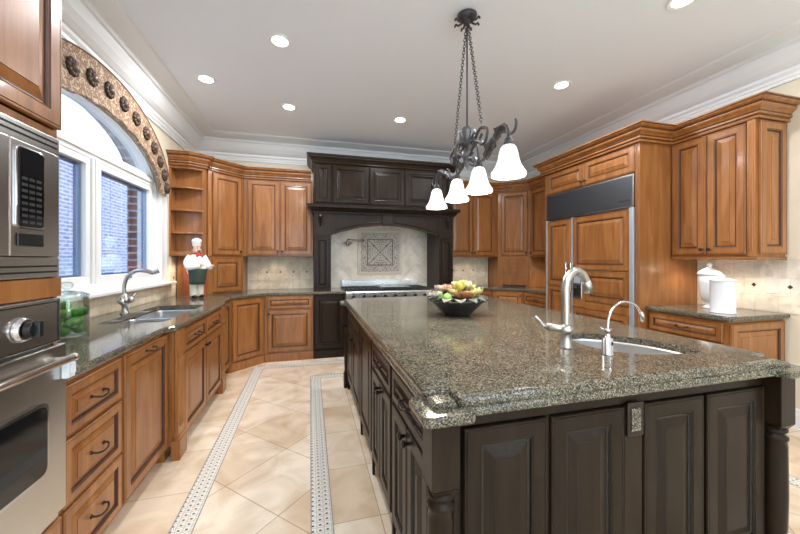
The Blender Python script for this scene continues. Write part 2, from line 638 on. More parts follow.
def pilaster(par, x0, x1, z0, z1, d, wm, foot=True, name='pilaster', y0=0):
    """square post with fluted face and plinth block"""
    bm = new()
    f = -d
    box(bm, x0, x1, f, y0, z0 + (.16 if foot else 0), z1)
    m = (x0 + x1) / 2; hw = (x1 - x0) / 2
    for k in (-1, 0, 1):
        cyl(bm, (m + k * hw * .5, f - .001, z0 + .22), (m + k * hw * .5, f - .001, z1 - .20), hw * .17, 8, 0)
    box(bm, x0 - .003, x1 + .003, f - .006, y0, z1 - .17, z1 - .15)
    if foot:
        box(bm, x0 - .008, x1 + .008, f - .012, y0 + .02, z0, z0 + .13)
        box(bm, x0 - .004, x1 + .004, f - .006, y0 + .01, z0 + .13, z0 + .16)
    return link(name, bm, wm, par, bevel=.002)


WALLX, WALLR, WALLB = -1.6, 3.77, 5.35
FRONT_Y = -2.6

# ------------------------------------------------------------------ the setting
# floor: tile fields and mosaic borders in one surface
bm = new()


def fquad(x0, x1, y0, y1, mi, z=0.0):
    v = [bm.verts.new(p) for p in ((x0, y0, z), (x1, y0, z), (x1, y1, z), (x0, y1, z))]
    bm.faces.new(v).material_index = mi


S1, S2 = -.62, .06          # centre lines of the lengthwise mosaic bands
YB, YI = 4.50, 3.98          # crosswise bands: back and island end
hw, ed = .054, .006
XS1a, XS1b, XS2a, XS2b = S1 - hw, S1 + hw, S2 - hw, S2 + hw
XR2a, XR2b, XR1a, XR1b = 2.24 - hw, 2.24 + hw, 2.86 - hw, 2.86 + hw
YBa, YBb, YIa, YIb = YB - hw, YB + hw, YI - hw, YI + hw
xs = [WALLX, XS1a, XS1b, XS2a, XS2b, XR2a, XR2b, XR1a, XR1b, WALLR]
ys = [FRONT_Y, YIa, YIb, YBa, YBb, WALLB]
for i in range(9):
    for j in range(5):
        mi = 0
        if i in (0, 8) or j == 4: mi = 1
        elif j == 3 and 1 <= i <= 7: mi = 3
        elif i in (1, 7): mi = 2
        elif i in (3, 5) and j <= 1: mi = 2 if j == 0 else 3
        elif i == 4 and j == 1: mi = 3
        elif i == 4 and j == 0: mi = 1
        fquad(xs[i], xs[i + 1], ys[j], ys[j + 1], mi)
fl = link('floor', bm, [M_TILE45, M_TILE90, M_MOSY, M_MOSX], None)
tag(fl, kind='structure')
bm = new()   # thin dark pencil tiles that edge the mosaic bands
for x in (XS1a, XS1b, XR1a, XR1b): box(bm, x - .003, x + .003, FRONT_Y, YBb if x in (XS1a, XR1b) else YBa, .0, .0012)
for x in (XS2a, XS2b, XR2a, XR2b): box(bm, x - .003, x + .003, FRONT_Y, YIb if x in (XS2a, XR2b) else YIa, .0, .0012)
box(bm, XS1a, XR1b, YBb - .003, YBb + .003, 0, .0012); box(bm, XS1b, XR1a, YBa - .003, YBa + .003, 0, .0012)
box(bm, XS2a, XR2b, YIb - .003, YIb + .003, 0, .0012); box(bm, XS2b, XR2a, YIa - .003, YIa + .003, 0, .0012)
tag(link('trim_1', bm, M_GROUT), kind='structure')

bm = new(); box(bm, WALLX - .15, WALLR + .15, FRONT_Y, WALLB + .15, ZC, ZC + .12)
tag(link('ceiling', bm, M_CEIL), kind='structure')
bm = new(); box(bm, WALLX - .15, WALLR + .15, WALLB, WALLB + .15, 0, ZC)
tag(link('wall_back', bm, M_WALL), kind='structure')
bm = new(); box(bm, WALLR, WALLR + .15, FRONT_Y, WALLB, 0, ZC)
tag(link('wall_right', bm, M_WALL), kind='structure')

# unseen wall behind the camera, three tall openings added to vary light and reflections
bm = new()
WO = [(-1.25, -.05), (.35, 1.75), (2.15, 3.45)]
ed_ = [WALLX - .15] + [v for o in WO for v in o] + [WALLR + .15]
for k in range(0, len(ed_), 2): box(bm, ed_[k], ed_[k + 1], FRONT_Y - .12, FRONT_Y, 0, ZC)
for a, b in WO:
    box(bm, a, b, FRONT_Y - .12, FRONT_Y, 0, .35); box(bm, a, b, FRONT_Y - .12, FRONT_Y, 2.65, ZC)
    box(bm, (a + b) / 2 - .04, (a + b) / 2 + .04, FRONT_Y - .08, FRONT_Y - .02, .351, 2.649)
bmesh.ops.remove_doubles(bm, verts=bm.verts, dist=1e-5)
tag(link('wall_front', bm, M_WALL), kind='structure')

# window wall with an arched opening
WC = 3.15                     # window centre along the wall
OA, OB, OZ = 1.16, .62, 1.98  # opening: half width, arch rise, springing
SILL = 1.10


def arch_z(y, a=OA, b=OB, z=OZ):
    t = (y - WC) / a
    return z + b * math.sqrt(max(0, 1 - t * t))


def arch_wall(bm, x0, x1, ya, yb, z0, z1, a, b, z, sill):
    N = 40
    cols = [WC - a * math.cos(PI * k / N) for k in range(N + 1)]
    for p, q in zip(cols, cols[1:]):
        vs = []
        za, zb = arch_z(p, a, b, z), arch_z(q, a, b, z)
        v = [bm.verts.new(t) for t in ((x0, p, za), (x1, p, za), (x1, q, zb), (x0, q, zb), (x0, p, z1), (x1, p, z1), (x1, q, z1), (x0, q, z1))]
        for f in ((0, 3, 2, 1), (4, 5, 6, 7), (0, 4, 7, 3), (1, 2, 6, 5)): bm.faces.new([v[i] for i in f])
    box(bm, x0, x1, WC - a, WC + a, z0, sill)
    box(bm, x0, x1, ya, WC - a, z0, z1)
    box(bm, x0, x1, WC + a, yb, z0, z1)


bm = new(); arch_wall(bm, WALLX - .15, WALLX, FRONT_Y, WALLB + .15, 0, ZC, OA, OB, OZ, SILL)
tag(link('wall_left', bm, M_WALL), kind='structure')
bm = new(); arch_wall(bm, WALLX - .27, WALLX - .152, FRONT_Y, WALLB + 1, 0, ZC + .5, 1.03, .50, 2.17, SILL)
tag(link('wall_outside', bm, M_BRICK_O), kind='structure')

# window unit (structure): casing, frame, sashes, panes
bm = new()


def arch_ring(bm, rings, N=36, z0=SILL):
    """rings of (half width, arch rise, springing z, x): U-shaped loops joined in order"""
    L = []
    for a, b, z, x in rings:
        loop = [bm.verts.new((x, WC - a, z0))]
        for k in range(N + 1):
            t = PI * k / N
            loop.append(bm.verts.new((x, WC - a * math.cos(t), z + b * math.sin(t))))
        loop.append(bm.verts.new((x, WC + a, z0)))
        L.append(loop)
    for A, B in zip(L, L[1:]):
        for k in range(len(A) - 1): bm.faces.new((A[k], A[k + 1], B[k + 1], B[k]))


X0 = WALLX
arch_ring(bm, [(1.24, .76, 1.98, X0 - .01), (1.24, .76, 1.98, X0 + .020), (1.225, .745, 1.98, X0 + .028), (1.19, .71, 1.98, X0 + .018), (1.13, .62, 1.99, X0 + .014), (1.11, .59, 2.0, X0 + .020),
               (1.09, .57, 2.0, X0 - .01), (1.06, .52, 2.03, X0 - .012), (1.05, .50, 2.04, X0 - .035), (1.0, .43, 2.13, X0 - .037), (.985, .41, 2.15, X0 - .05), (.95, .36, 2.20, X0 - .052), (.94, .34, 2.22, X0 - .14), (1.2, .7, 1.98, X0 - .148)])
w1 = link('window_1', bm, M_WHITE)
tag(w1, kind='structure')
bm = new()
box(bm, X0 - .11, X0 - .025, WC - 1.0, WC + 1.0, 2.13, 2.24)    # transom bar
box(bm, X0 - .112, X0 - .01, WC - 1.0, WC + 1.0, 2.165, 2.205)
box(bm, X0 - .11, X0 - .015, WC - .045, WC + .045, SILL, 2.14)   # mullion
box(bm, X0 - .112, X0 - .005, WC - .02, WC + .02, SILL, 2.14)
box(bm, X0 - .11, X0 - .01, WC - 1.06, WC + 1.06, SILL, 1.165)
link('window_frame', bm, M_WHITE, w1, bevel=.006)
for s in (-1, 1):
    a, b = sorted((WC + s * .046, WC + s * 1.0))
    bm = new()
    # white sash with bluish vinyl inner edge
    f = .05
    for (p, q, u, v) in ((a, b, 1.165, 1.165 + f + .01), (a, b, 2.13 - f, 2.13), (a, a + f, 1.165 + f + .01, 2.13 - f), (b - f, b, 1.165 + f + .01, 2.13 - f)):
        box(bm, X0 - .085, X0 - .03, p, q, u, v)
    sash = link('window_sash', bm, M_WHITE, w1, bevel=.004)
    bm = new(); box(bm, X0 - .064, X0 - .060, a + f - .003, b - f + .003, 1.165 + f, 2.13 - f)
    link('window_pane', bm, M_PANE, sash)
    bm = new()
    g = .022
    A, B, U, V_ = a + f, b - f, 1.175 + f, 2.13 - f
    for (p, q, u, v) in ((A, B, U, U + g * .6), (A, B, V_ - g, V_), (A, A + g, U + g * .6, V_ - g), (B - g * 1.2, B, U + g * .6, V_ - g)):
        box(bm, X0 - .098, X0 - .066, p, q, u, v)
    link('glazing_bead', bm, MATS.get('blue_grey_bead') or mat('blue_grey_bead', (.10, .20, .34), .4), sash)
    bm = new()
    box(bm, X0 - .029, X0 - .018, (a + b) / 2 - .03, (a + b) / 2 + .03, 1.185, 1.20)
    tube(bm, bez([(X0 - .020, (a + b) / 2 + .01, 1.195), (X0 - .012, (a + b) / 2 - .03, 1.20), (X0 - .008, (a + b) / 2 - .06, 1.197)], 8), .005, 6)
    link('crank_handle', bm, M_BRONZE, sash)
# arch pane
bm = new()
N = 30
c0 = bm.verts.new((X0 - .105, WC, 2.2))
ring = [bm.verts.new((X0 - .105, WC - .95 * math.cos(PI * k / N), 2.2 + .36 * math.sin(PI * k / N))) for k in range(N + 1)]
for a, b in zip(ring, ring[1:]): bm.faces.new((c0, a, b))
link('window_pane', bm, M_PANE, w1)
bm = new()
box(bm, X0 - .14, X0 + .075, WC - 1.38, WC + 1.38, SILL - .03, SILL + .002)
link('window_sill', bm, M_WHITE, w1, bevel=.008)

# room crown moulding, right-hand side of the path is the room
CP = [(0, 2.80), (.018, 2.80), (.022, 2.825), (.03, 2.828), (.034, 2.85), (.05, 2.87), (.05, 2.895), (.066, 2.90), (.10, 2.925), (.135, 2.965), (.16, 3.01), (.165, 3.025), (.182, 3.03), (.19, 3.055), (.205, 3.06), (.335, 3.085), (.35, 3.10), (0, 3.10)]
bm = new()
sweep(bm, [(WALLX, FRONT_Y), (WALLX, WALLB), (WALLR, WALLB), (WALLR, FRONT_Y)], [(o, z - .0005) for o, z in CP])
tag(link('trim_2', bm, M_TRIM, None), kind='structure')
# baseboard on the right wall, near side
bm = new()
sweep(bm, [(WALLR, 1.80), (WALLR, FRONT_Y)], [(0, 0), (.018, 0), (.018, .11), (.012, .125), (.01, .15), (.004, .16), (0, .16)])
tag(link('baseboard_right', bm, M_WHITE), kind='structure')

# ground and the neighbouring house outside
bm = new(); box(bm, -9, WALLX - .29, -4, 12, -.3, -.05)
tag(link('ground_outside', bm, mat('outside_paving', (.30, .30, .30), .9)), kind='structure')
nb = thing('neighbor_house', 'pale brick house wall seen outside through the arched window', 'house', (-4.6, 5.6, -.05))
bm = new(); box(bm, -.3, 0, -7, 4.75, 0, 3.75)
link('brick_wall', bm, M_BRICK_N, nb)
bm = new(); box(bm, -.34, .05, -7, 4.8, 3.751, 3.85)
link('coping', bm, M_WHITE, nb)

# ------------------------------------------------------------------ backsplashes
def splash(nm, label, boxes, m, diamonds, axis):
    t = thing(nm, label, 'backsplash', (0, 0, 0))
    bm = new()
    for b in boxes: box(bm, *b)
    link('tile_field', bm, m, t)
    for (p, z, s) in diamonds:
        bm = new()
        if axis == 'back': q = [(p - s, z), (p, z - s), (p + s, z), (p, z + s)]
        v = []
        for i, (du, dz) in enumerate(((-s, 0), (0, -s), (s, 0), (0, s))):
            if axis == 'back': v.append(((p + du, WALLB - .0125, z + dz), (p + du, WALLB - .0175, z + dz)))
            elif axis == 'right': v.append(((WALLR - .0125, p + du, z + dz), (WALLR - .0175, p + du, z + dz)))
            else: v.append(((WALLX + .0125, p + du, z + dz), (WALLX + .0175, p + du, z + dz)))
        A = [bm.verts.new(a) for a, b in v]; B = [bm.verts.new(b) for a, b in v]
        bm.faces.new(A); bm.faces.new(B)
        for k in range(4): bm.faces.new((A[k], A[(k + 1) % 4], B[(k + 1) % 4], B[k]))
        link('accent_tile', bm, mat('bronze_accent', (.07, .045, .03), .35, .5) if 'bronze_accent' not in MATS else MATS['bronze_accent'], t)
    return t


CT = .915
splash('backsplash', 'beige tile backsplash with small dark diamonds behind the left back counter', [(-.86, .046, WALLB - .012, WALLB - .0005, CT + .001, 1.399)], M_SPL_B,
       [(-.62 + .19 * k, 1.17, .016) for k in range(4)], 'back')
splash('backsplash', 'cream tile backsplash with small dark diamonds right of the range hood', [(2.146, 3.03, WALLB - .012, WALLB - .0005, CT + .001, 1.399)], M_SPL_B,
       [(2.38 + .19 * k, 1.17, .016) for k in range(3)], 'back')
splash('backsplash', 'pale stone tile wall behind the range under the dark hood', [(.288, 1.905, WALLB - .012, WALLB - .0005, CT + .001, 1.95)], M_SPL_H, [], 'back')
splash('backsplash', 'tumbled stone backsplash below the arched window sill', [(WALLX + .0005, WALLX + .012, 1.56, 4.535, CT + .001, SILL - .032), (WALLX + .0005, WALLX + .012, 4.536, WALLB - .02, CT + .001, 1.39)], M_SPL_L,
       [(4.60, 1.14, .014)], 'left')
splash('backsplash', 'white tile backsplash with dark diamonds behind the two canisters', [(WALLR - .012, WALLR - .0005, 1.62, 2.476, CT + .001, 1.374)], M_SPL_R,
       [(2.03, 1.135, .017), (1.80, 1.13, .017)], 'right')

# ------------------------------------------------------------------ base cabinets: left run
DW = (M_DARK, M_DGLAZE)
rl = R(90)
ZB = .875
c = thing('base_cabinet', 'wooden base cabinet with three bail-handled drawers beside the wall oven', 'cabinet', (-.93, 1.56, 0), rl)
carcass(c, .44, .665, 0, ZB, toe=.10)
front(c, 'w', .015, .43, .655, ZB - .015, 'c')
front(c, 'w', .015, .43, .385, .645, 'c')
front(c, 'w', .015, .43, .105, .375, 'c')
c = thing('base_cabinet', 'wooden base cabinet with one tall door and top pull, left of the sink cabinet', 'cabinet', (-.93, 2.003, 0), rl)
carcass(c, .56, .665, 0, ZB, toe=.10)
front(c, 'd', .01, .55, .105, ZB - .015, 't')
c = thing('sink_cabinet', 'wooden bump-out cabinet under the window sink with two drawers over two doors', 'cabinet', (-.88, 2.565, 0), rl)
hollow(c, .001, 1.289, .001, .715, .10, ZB, M_WOOD)
bm = new(); box(bm, .001, 1.289, .06, .715, 0, .099); link('plinth', bm, M_WOOD, c)
pilaster(c, .005, .125, 0, ZB, .022, M_WOOD)
pilaster(c, 1.165, 1.285, 0, ZB, .022, M_WOOD)
for a, b in ((.135, .642), (.648, 1.155)):
    front(c, 'w', a, b, .69, ZB - .015, 'c')
front(c, 'd', .135, .642, .105, .68, 'rT'); front(c, 'd', .648, 1.155, .105, .68, 'lT')
c = thing('base_cabinet', 'narrow wooden base cabinet between the sink cabinet and the corner', 'cabinet', (-.93, 3.858, 0), rl)
carcass(c, .52, .665, 0, ZB, toe=.10)
front(c, 'd', .02, .50, .105, ZB - .015, 't')


def corner_cab(nm, label, p, q, back, z0, z1, wm=M_WOOD, cat='cabinet'):
    """diagonal cabinet: front from p to q (right end as seen), back points behind"""
    P, Q = Vector(p), Vector(q)
    a = math.atan2(Q.y - P.y, Q.x - P.x)
    t = thing(nm, label, cat, (P.x, P.y, 0), a)
    Minv = Matrix.Rotation(-a, 2)
    loc = [Minv @ (Vector(b) - P) for b in back]
    w = (Q - P).length
    bm = new()
    pl = [(0, .001), (w, .001)] + [(v.x, v.y) for v in loc]
    slab(bm, pl, [(0, z0), (0, z1)])
    link('body', bm, wm, t)
    return t, w


c, w = corner_cab('corner_base_cabinet', 'diagonal corner base cabinet with one door, left of the range', (-.93, 4.38), (-.58, 4.73), [(-.58, 5.34), (-1.585, 5.34), (-1.585, 4.38)], 0, ZB)
front(c, 'd', .03, w - .03, .12, ZB - .015)
bm = new(); box(bm, 0.02, w - .02, -.012, 0, 0, .105); link('plinth', bm, M_WOOD, c)
c = thing('base_cabinet', 'wooden base cabinet with one drawer above one door at the back wall', 'cabinet', (-.578, 4.73, 0))
carcass(c, .62, .61, 0, ZB)
bm = new(); box(bm, 0.0, .62, -.014, 0, 0, .11); link('plinth', bm, M_WOOD, c, bevel=.003)
front(c, 'w', .03, .605, .70, ZB - .012, 'c'); front(c, 'd', .03, .605, .125, .69, 'lT')
c = thing('base_cabinet', 'dark espresso base cabinet left of the range', 'cabinet', (.044, 4.73, 0))
carcass(c, .424, .61, 0, ZB, M_DARK)
bm = new(); box(bm, 0.0, .424, -.014, 0, 0, .11); link('plinth', bm, M_DARK, c, bevel=.003)
front(c, 'd', .012, .412, .125, ZB - .012, None, DW)
c = thing('base_cabinet', 'dark espresso base cabinet right of the range', 'cabinet', (1.724, 4.73, 0))
carcass(c, .418, .61, 0, ZB, M_DARK)
bm = new(); box(bm, 0.0, .418, -.014, 0, 0, .11); link('plinth', bm, M_DARK, c, bevel=.003)
front(c, 'd', .012, .406, .125, ZB - .012, None, DW)
c = thing('base_cabinet', 'wooden back wall base cabinet right of the range, seen behind the flower bowl', 'cabinet', (2.146, 4.73, 0))
carcass(c, .62, .61, 0, ZB)
front(c, 'w', .02, .60, .70, ZB - .012, 'c'); front(c, 'd', .02, .60, .125, .69, 'lT')
c, w = corner_cab('corner_base_cabinet', 'diagonal corner base cabinet beside the refrigerator', (2.77, 4.73), (3.12, 4.38), [(3.75, 4.38), (3.75, 5.34), (2.77, 5.34)], 0, ZB)
front(c, 'd', .03, w - .03, .12, ZB - .015, 'rT')
c = thing('base_cabinet', 'wooden drawer cabinet between the right corner and the refrigerator', 'cabinet', (3.12, 4.378, 0), R(-90))
carcass(c, .575, .63, 0, ZB)
front(c, 'w', .015, .56, .70, ZB - .012, 'c'); front(c, 'w', .015, .56, .42, .69, 'c'); front(c, 'w', .015, .56, .12, .41, 'c')
# right run, near side
c = thing('base_cabinet', 'wooden base cabinet with drawers under the canisters at right', 'cabinet', (3.12, 2.474, 0), R(-90))
carcass(c, .634, .63, 0, ZB)
front(c, 'w', .02, .605, .70, ZB - .02, 'c')
front(c, 'd', .02, .31, .12, .685, 'rT'); front(c, 'd', .315, .605, .12, .685, 'lT')
o = link('side_panel', panel_bm(.0, .61, .03, ZB - .02, .018, 0), (M_WOOD, M_GLAZE), c, loc=(.635, .01, 0), rot=(0, 0, R(90)))

# ------------------------------------------------------------------ countertops
STONE = lambda z0, z1, r=.012: [(r, z0), (r * .3, z0 + r * .3), (0, z0 + r), (0, z1 - r), (r * .3, z1 - r * .3), (r, z1)]
SINK = round_poly([(-1.40, 2.70), (-.985, 2.70), (-.985, 3.66), (-1.40, 3.66)], .06)
out = [(WALLX + .013, 1.562), (-.905, 1.562), (-.905, 2.46), (-.892, 2.50), (-.862, 2.53), (-.85, 2.56), (-.85, 3.84), (-.862, 3.87), (-.892, 3.89), (-.905, 3.93),
       (-.905, 4.37), (-.57, 4.705), (.467, 4.705), (.467, WALLB - .013), (WALLX + .013, WALLB - .013)]
bm = new(); slab(bm, out, STONE(.877, CT), [SINK])
tag(link('countertop', bm, M_GRAN), 'speckled granite countertop running from the oven around the corner to the range', 'countertop')
out = [(1.727, 4.705), (2.76, 4.705), (3.095, 4.37), (3.095, 3.802), (WALLR - .003, 3.802), (WALLR - .003, WALLB - .013), (1.727, WALLB - .013)]
bm = new(); slab(bm, out, STONE(.877, CT))
tag(link('countertop', bm, M_GRAN), 'granite countertop in the far right corner between range and refrigerator', 'countertop')
out = round_poly([(3.085, 1.80), (WALLR - .013, 1.80), (WALLR - .013, 2.474), (3.085, 2.474)], .03, skip=(1, 2, 3))
bm = new(); slab(bm, out, STONE(.877, CT))
tag(link('countertop', bm, M_GRAN), 'granite countertop under the white canisters at right', 'countertop')

# double sink
def bowl(bm, poly, depth, z1, mi=0):
    n = len(poly)
    rings = []
    for ins, z in ((-.006, z1), (0, z1), (0, z1 - .01), (.006, z1 - depth + .04), (.02, z1 - depth + .012), (.045, z1 - depth)):
        rings.append([bm.verts.new((p.x, p.y, z)) for p in offset_path(poly, -ins, True)])
    for a, b in zip(rings, rings[1:]):
        for k in range(n): bm.faces.new((a[k], a[(k + 1) % n], b[(k + 1) % n], b[k]))
    bm.faces.new(rings[-1])
    # drain
    cx = sum(p[0] for p in poly) / n; cy = sum(p[1] for p in poly) / n
    lathe(bm, [(.0, z1 - depth + .001), (.038, z1 - depth + .003), (.042, z1 - depth + .001)], (cx, cy), 16)


t = thing('double_sink', 'stainless steel double bowl sink under the window', 'sink', (0, 0, 0))
for i, (a, b) in enumerate(((2.715, 3.165), (3.195, 3.645))):
    bm = new(); bowl(bm, round_poly([(-1.392, a), (-.993, a), (-.993, b), (-1.392, b)], .06), .18, .872)
    link('bowl', bm, M_SINK, t, True)
bm = new(); box(bm, -1.36, -1.02, 3.169, 3.191, .845, .868); link('divider', bm, M_SINK, t, bevel=.006)

# ------------------------------------------------------------------ upper cabinets, left and back
ZU0, ZU1 = 1.40, 2.49
# open end shelf: built with chamfered outer corner, opening towards the window
t = thing('corner_shelf', 'open wooden end shelf unit with curved shelves above the chef figurine', 'shelf', (0, 0, 0))
PS = [(WALLX + .002, 4.50), (-1.41, 4.50), (-1.24, 4.56), (-1.24, 4.655), (WALLX + .002, 4.655)]
bm = new()
box(bm, WALLX + .002, WALLX + .018, 4.50, 4.644, ZU0, ZU1)      # wall side
box(bm, WALLX + .002, -1.245, 4.645, 4.66, ZU0, ZU1)            # back
link('back_panel', bm, M_WOOD, t)
for i, z in enumerate((ZU0, 1.665, 1.935, 2.205, ZU1 - .05)):
    bm = new(); th = .022 if 0 < i < 4 else .05
    pl = round_poly([(WALLX + .019, 4.505), (-1.40, 4.505), (-1.25, 4.60), (-1.25, 4.644), (WALLX + .019, 4.644)], .06, skip=(0, 3, 4))
    slab(bm, pl, [(.002, z), (0, z + .003), (0, z + th - .003), (.002, z + th)])
    link('shelf_board', bm, M_WOOD, t)
bm = new(); box(bm, -1.285, -1.238, 4.60, 4.66, ZU0, ZU1)
for k in range(3): cyl(bm, (-1.272 + k * .011, 4.599, ZU0 + .08), (-1.272 + k * .011, 4.599, ZU1 - .08), .0038, 8)
link('post', bm, M_WOOD, t, bevel=.002)

pD, qD = (-1.236, 4.665), (-.885, 5.005)
c, w = corner_cab('corner_wall_cabinet', 'diagonal upper corner cabinet with one tall door right of the open shelves', pD, qD, [(-.885, 5.34), (-1.585, 5.34), (-1.585, 4.665)], ZU0, ZU1)
front(c, 'd', .055, w - .03, ZU0 + .015, ZU1 - .03, 'rB')
bm = new(); box(bm, 0, .045, -.012, 0, ZU0, ZU1); link('stile', bm, M_WOOD, c, bevel=.002)
c, w = corner_cab('appliance_garage', 'wooden appliance garage on the counter under the left diagonal corner cabinet', pD, qD, [(-.885, 5.33), (-1.57, 5.33), (-1.57, 4.665)], CT + .001, ZU0 - .002, M_WOOD)
front(c, 'd', .05, w - .035, CT + .02, ZU0 - .02, None, name='tambour_door')
bm = new(); box(bm, -1.50, -1.24, 4.648, 4.664, CT + .001, ZU0 - .002)
tag(link('side_board', bm, M_REDWOOD, None), 'reddish wooden side board behind the chef figurine', 'board')
c = thing('wall_cabinet', 'upper cabinet with two doors left of the dark range hood', 'cabinet', (-.883, 5.005, 0))
carcass(c, .925, .34, ZU0, ZU1)
front(c, 'd', .05, .475, ZU0 + .02, ZU1 - .03, 'rB'); front(c, 'd', .48, .905, ZU0 + .02, ZU1 - .03, 'lB')
c = thing('wall_cabinet', 'upper cabinet with two doors right of the dark range hood', 'cabinet', (2.144, 5.005, 0))
carcass(c, .90, .34, ZU0, ZU1)
front(c, 'd', .02, .43, ZU0 + .02, ZU1 - .03, 'rB'); front(c, 'd', .435, .84, ZU0 + .02, ZU1 - .03, 'lB')
pR, qR = (3.048, 5.005), (3.418, 4.65)
c, w = corner_cab('corner_wall_cabinet', 'diagonal upper corner cabinet behind the chandelier, right of the hood', pR, qR, [(3.755, 4.65), (3.755, 5.34), (3.048, 5.34)], ZU0, ZU1)
front(c, 'd', .05, w - .04, ZU0 + .02, ZU1 - .03, 'rB')
c, w = corner_cab('appliance_garage', 'appliance garage with horizontal tambour slats in the far right corner', pR, qR, [(3.75, 4.65), (3.75, 5.33), (3.048, 5.33)], CT + .001, ZU0 - .002)
bm = new()
for k in range(22):
    z = CT + .03 + k * .0205
    if z + .019 < ZU0 - .025: box(bm, .075, w - .065, -.012, -.003, z, z + .0165)
box(bm, .075, w - .065, -.0025, -.0005, CT + .002, ZU0 - .03, 1)
link('tambour_door', bm, (M_WOOD, M_GLAZE), c, bevel=.002)
bm = new()
for a, b in ((.04, .075), (w - .065, w - .03)): box(bm, a, b, -.02, 0, CT + .001, ZU0 - .003)
box(bm, .075, w - .065, -.02, 0, ZU0 - .03, ZU0 - .003)
link('frame', bm, M_WOOD, c, bevel=.002)
c = thing('wall_cabinet', 'upper cabinet with a single door between the far right corner and the refrigerator', 'cabinet', (3.42, 4.648, 0), R(-90))
carcass(c, .845, .34, ZU0, ZU1)
front(c, 'd', .02, .42, ZU0 + .02, ZU1 - .03, 'lB'); front(c, 'd', .425, .83, ZU0 + .02, ZU1 - .03, 'lB')

# near right upper cabinet
c = thing('wall_cabinet', 'large two-door upper cabinet over the white canisters at right', 'cabinet', (3.42, 2.474, 0), R(-90))
carcass(c, .644, .34, 1.375, ZU1)
front(c, 'd', .012, .30, 1.395, ZU1 - .03, 'rB'); front(c, 'd', .305, .585, 1.395, ZU1 - .03, 'lB')
bm = new()
box(bm, .59, .643, -.018, 0, 1.376, ZU1 - .001)
for k in range(2): cyl(bm, (.606 + .02 * k, -.019, 1.42), (.606 + .02 * k, -.019, ZU1 - .05), .005, 8)
link('pilaster', bm, M_WOOD, c, bevel=.002)
o = link('side_panel', panel_bm(.02, .325, 1.395, ZU1 - .03, .018, 0, stile=.06), (M_WOOD, M_GLAZE), c, loc=(.645, .0, 0), rot=(0, 0, R(90)))
bm = new(); box(bm, -.0, .655, -.022, .34, 1.352, 1.374); link('bottom_rail', bm, M_WOOD, c, bevel=.004)

# cabinet crown mouldings (cornice): profile, right-hand side of path is the room
def cornice(label, path, z, wm=M_WOOD, gm=M_GLAZE, h=.13, out=.095):
    s, q = out / .095, h / .13
    pr = [(-.01, z - .02), (.022, z - .02), (.026, z - .010), (.026, z - .004), (.021, z - .002), (.021, z + .006), (.034, z + .012), (.034, z + .026), (.028, z + .029), (.030, z + .038), (.040, z + .052), (.054, z + .064), (.060, z + .076), (.060, z + .082), (.055, z + .084), (.056, z + .092), (.070, z + .096), (.084, z + .108), (.086, z + .116), (.095, z + .120), (.095, z + .13), (-.01, z + .13)]
    pr = [(a * s if a > 0 else a, z + (b - z) * q) for a, b in pr]
    bm = new(); sweep(bm, path, pr, gl=(3, 4, 7, 8, 13, 14, 18))
    return tag(link('cornice', bm, [wm, gm]), label, 'molding')


cornice('stepped wood crown along the left shelves and back wall cabinets', [(WALLX + .003, 4.50), (-1.39, 4.50), (-1.24, 4.60), (-1.236, 4.665), (-.885, 5.005), (.012, 5.005)], ZU1 + .001)
cornice('wood crown over the right corner upper cabinets behind chandelier', [(2.176, 5.005), (3.048, 5.005), (3.418, 4.65), (3.418, 3.93)], ZU1 + .001)
cornice('wood crown over refrigerator surround and the right upper cabinet', [(3.42, 3.82), (3.02, 3.82), (3.02, 2.478), (3.42, 2.478), (3.42, 1.828), (3.765, 1.828)], ZU1 + .001, h=.135, out=.105)

# ------------------------------------------------------------------ refrigerator and its surround
t = thing('refrigerator', 'built-in refrigerator with wooden panels, black top grille and steel handles', 'refrigerator', (3.04, 3.765, 0), R(-90))
# local x: 0 (far, left as seen) .. 1.235 (near)
bm = new(); box(bm, 0, 1.235, .0, .68, .10, 2.19); link('body', bm, M_STEELD, t)
bm = new(); box(bm, .01, 1.225, .05, .6, .0, .10); link('plinth', bm, M_BLACK, t)
front(t, 'd', .02, .415, 1.03, 1.845, None, t=.03, name='door')
dl = front(t, 'd', .02, .415, .12, 1.028, None, t=.03, name='door')
front(t, 'd', .455, 1.185, 1.235, 1.845, None, t=.03, name='door')
front(t, 'd', .64, 1.185, .885, 1.23, None, t=.03, name='door')
front(t, 'd', .455, 1.185, .12, .80, None, t=.03, name='door')
bm = new(); box(bm, .455, .635, -.028, 0, .805, 1.23); box(bm, .64, 1.185, -.028, 0, .805, .88)
link('door_rail', bm, M_WOOD, t, bevel=.003)
# chrome edges
bm = new(); box(bm, 1.188, 1.234, -.036, 0, .10, 1.86); box(bm, 0, .016, -.034, 0, .10, 1.86); box(bm, .42, .45, -.022, 0, .10, 1.86)
link('edge_trim', bm, mat('satin_steel', (.62, .66, .72), .42, .75), t, bevel=.003)
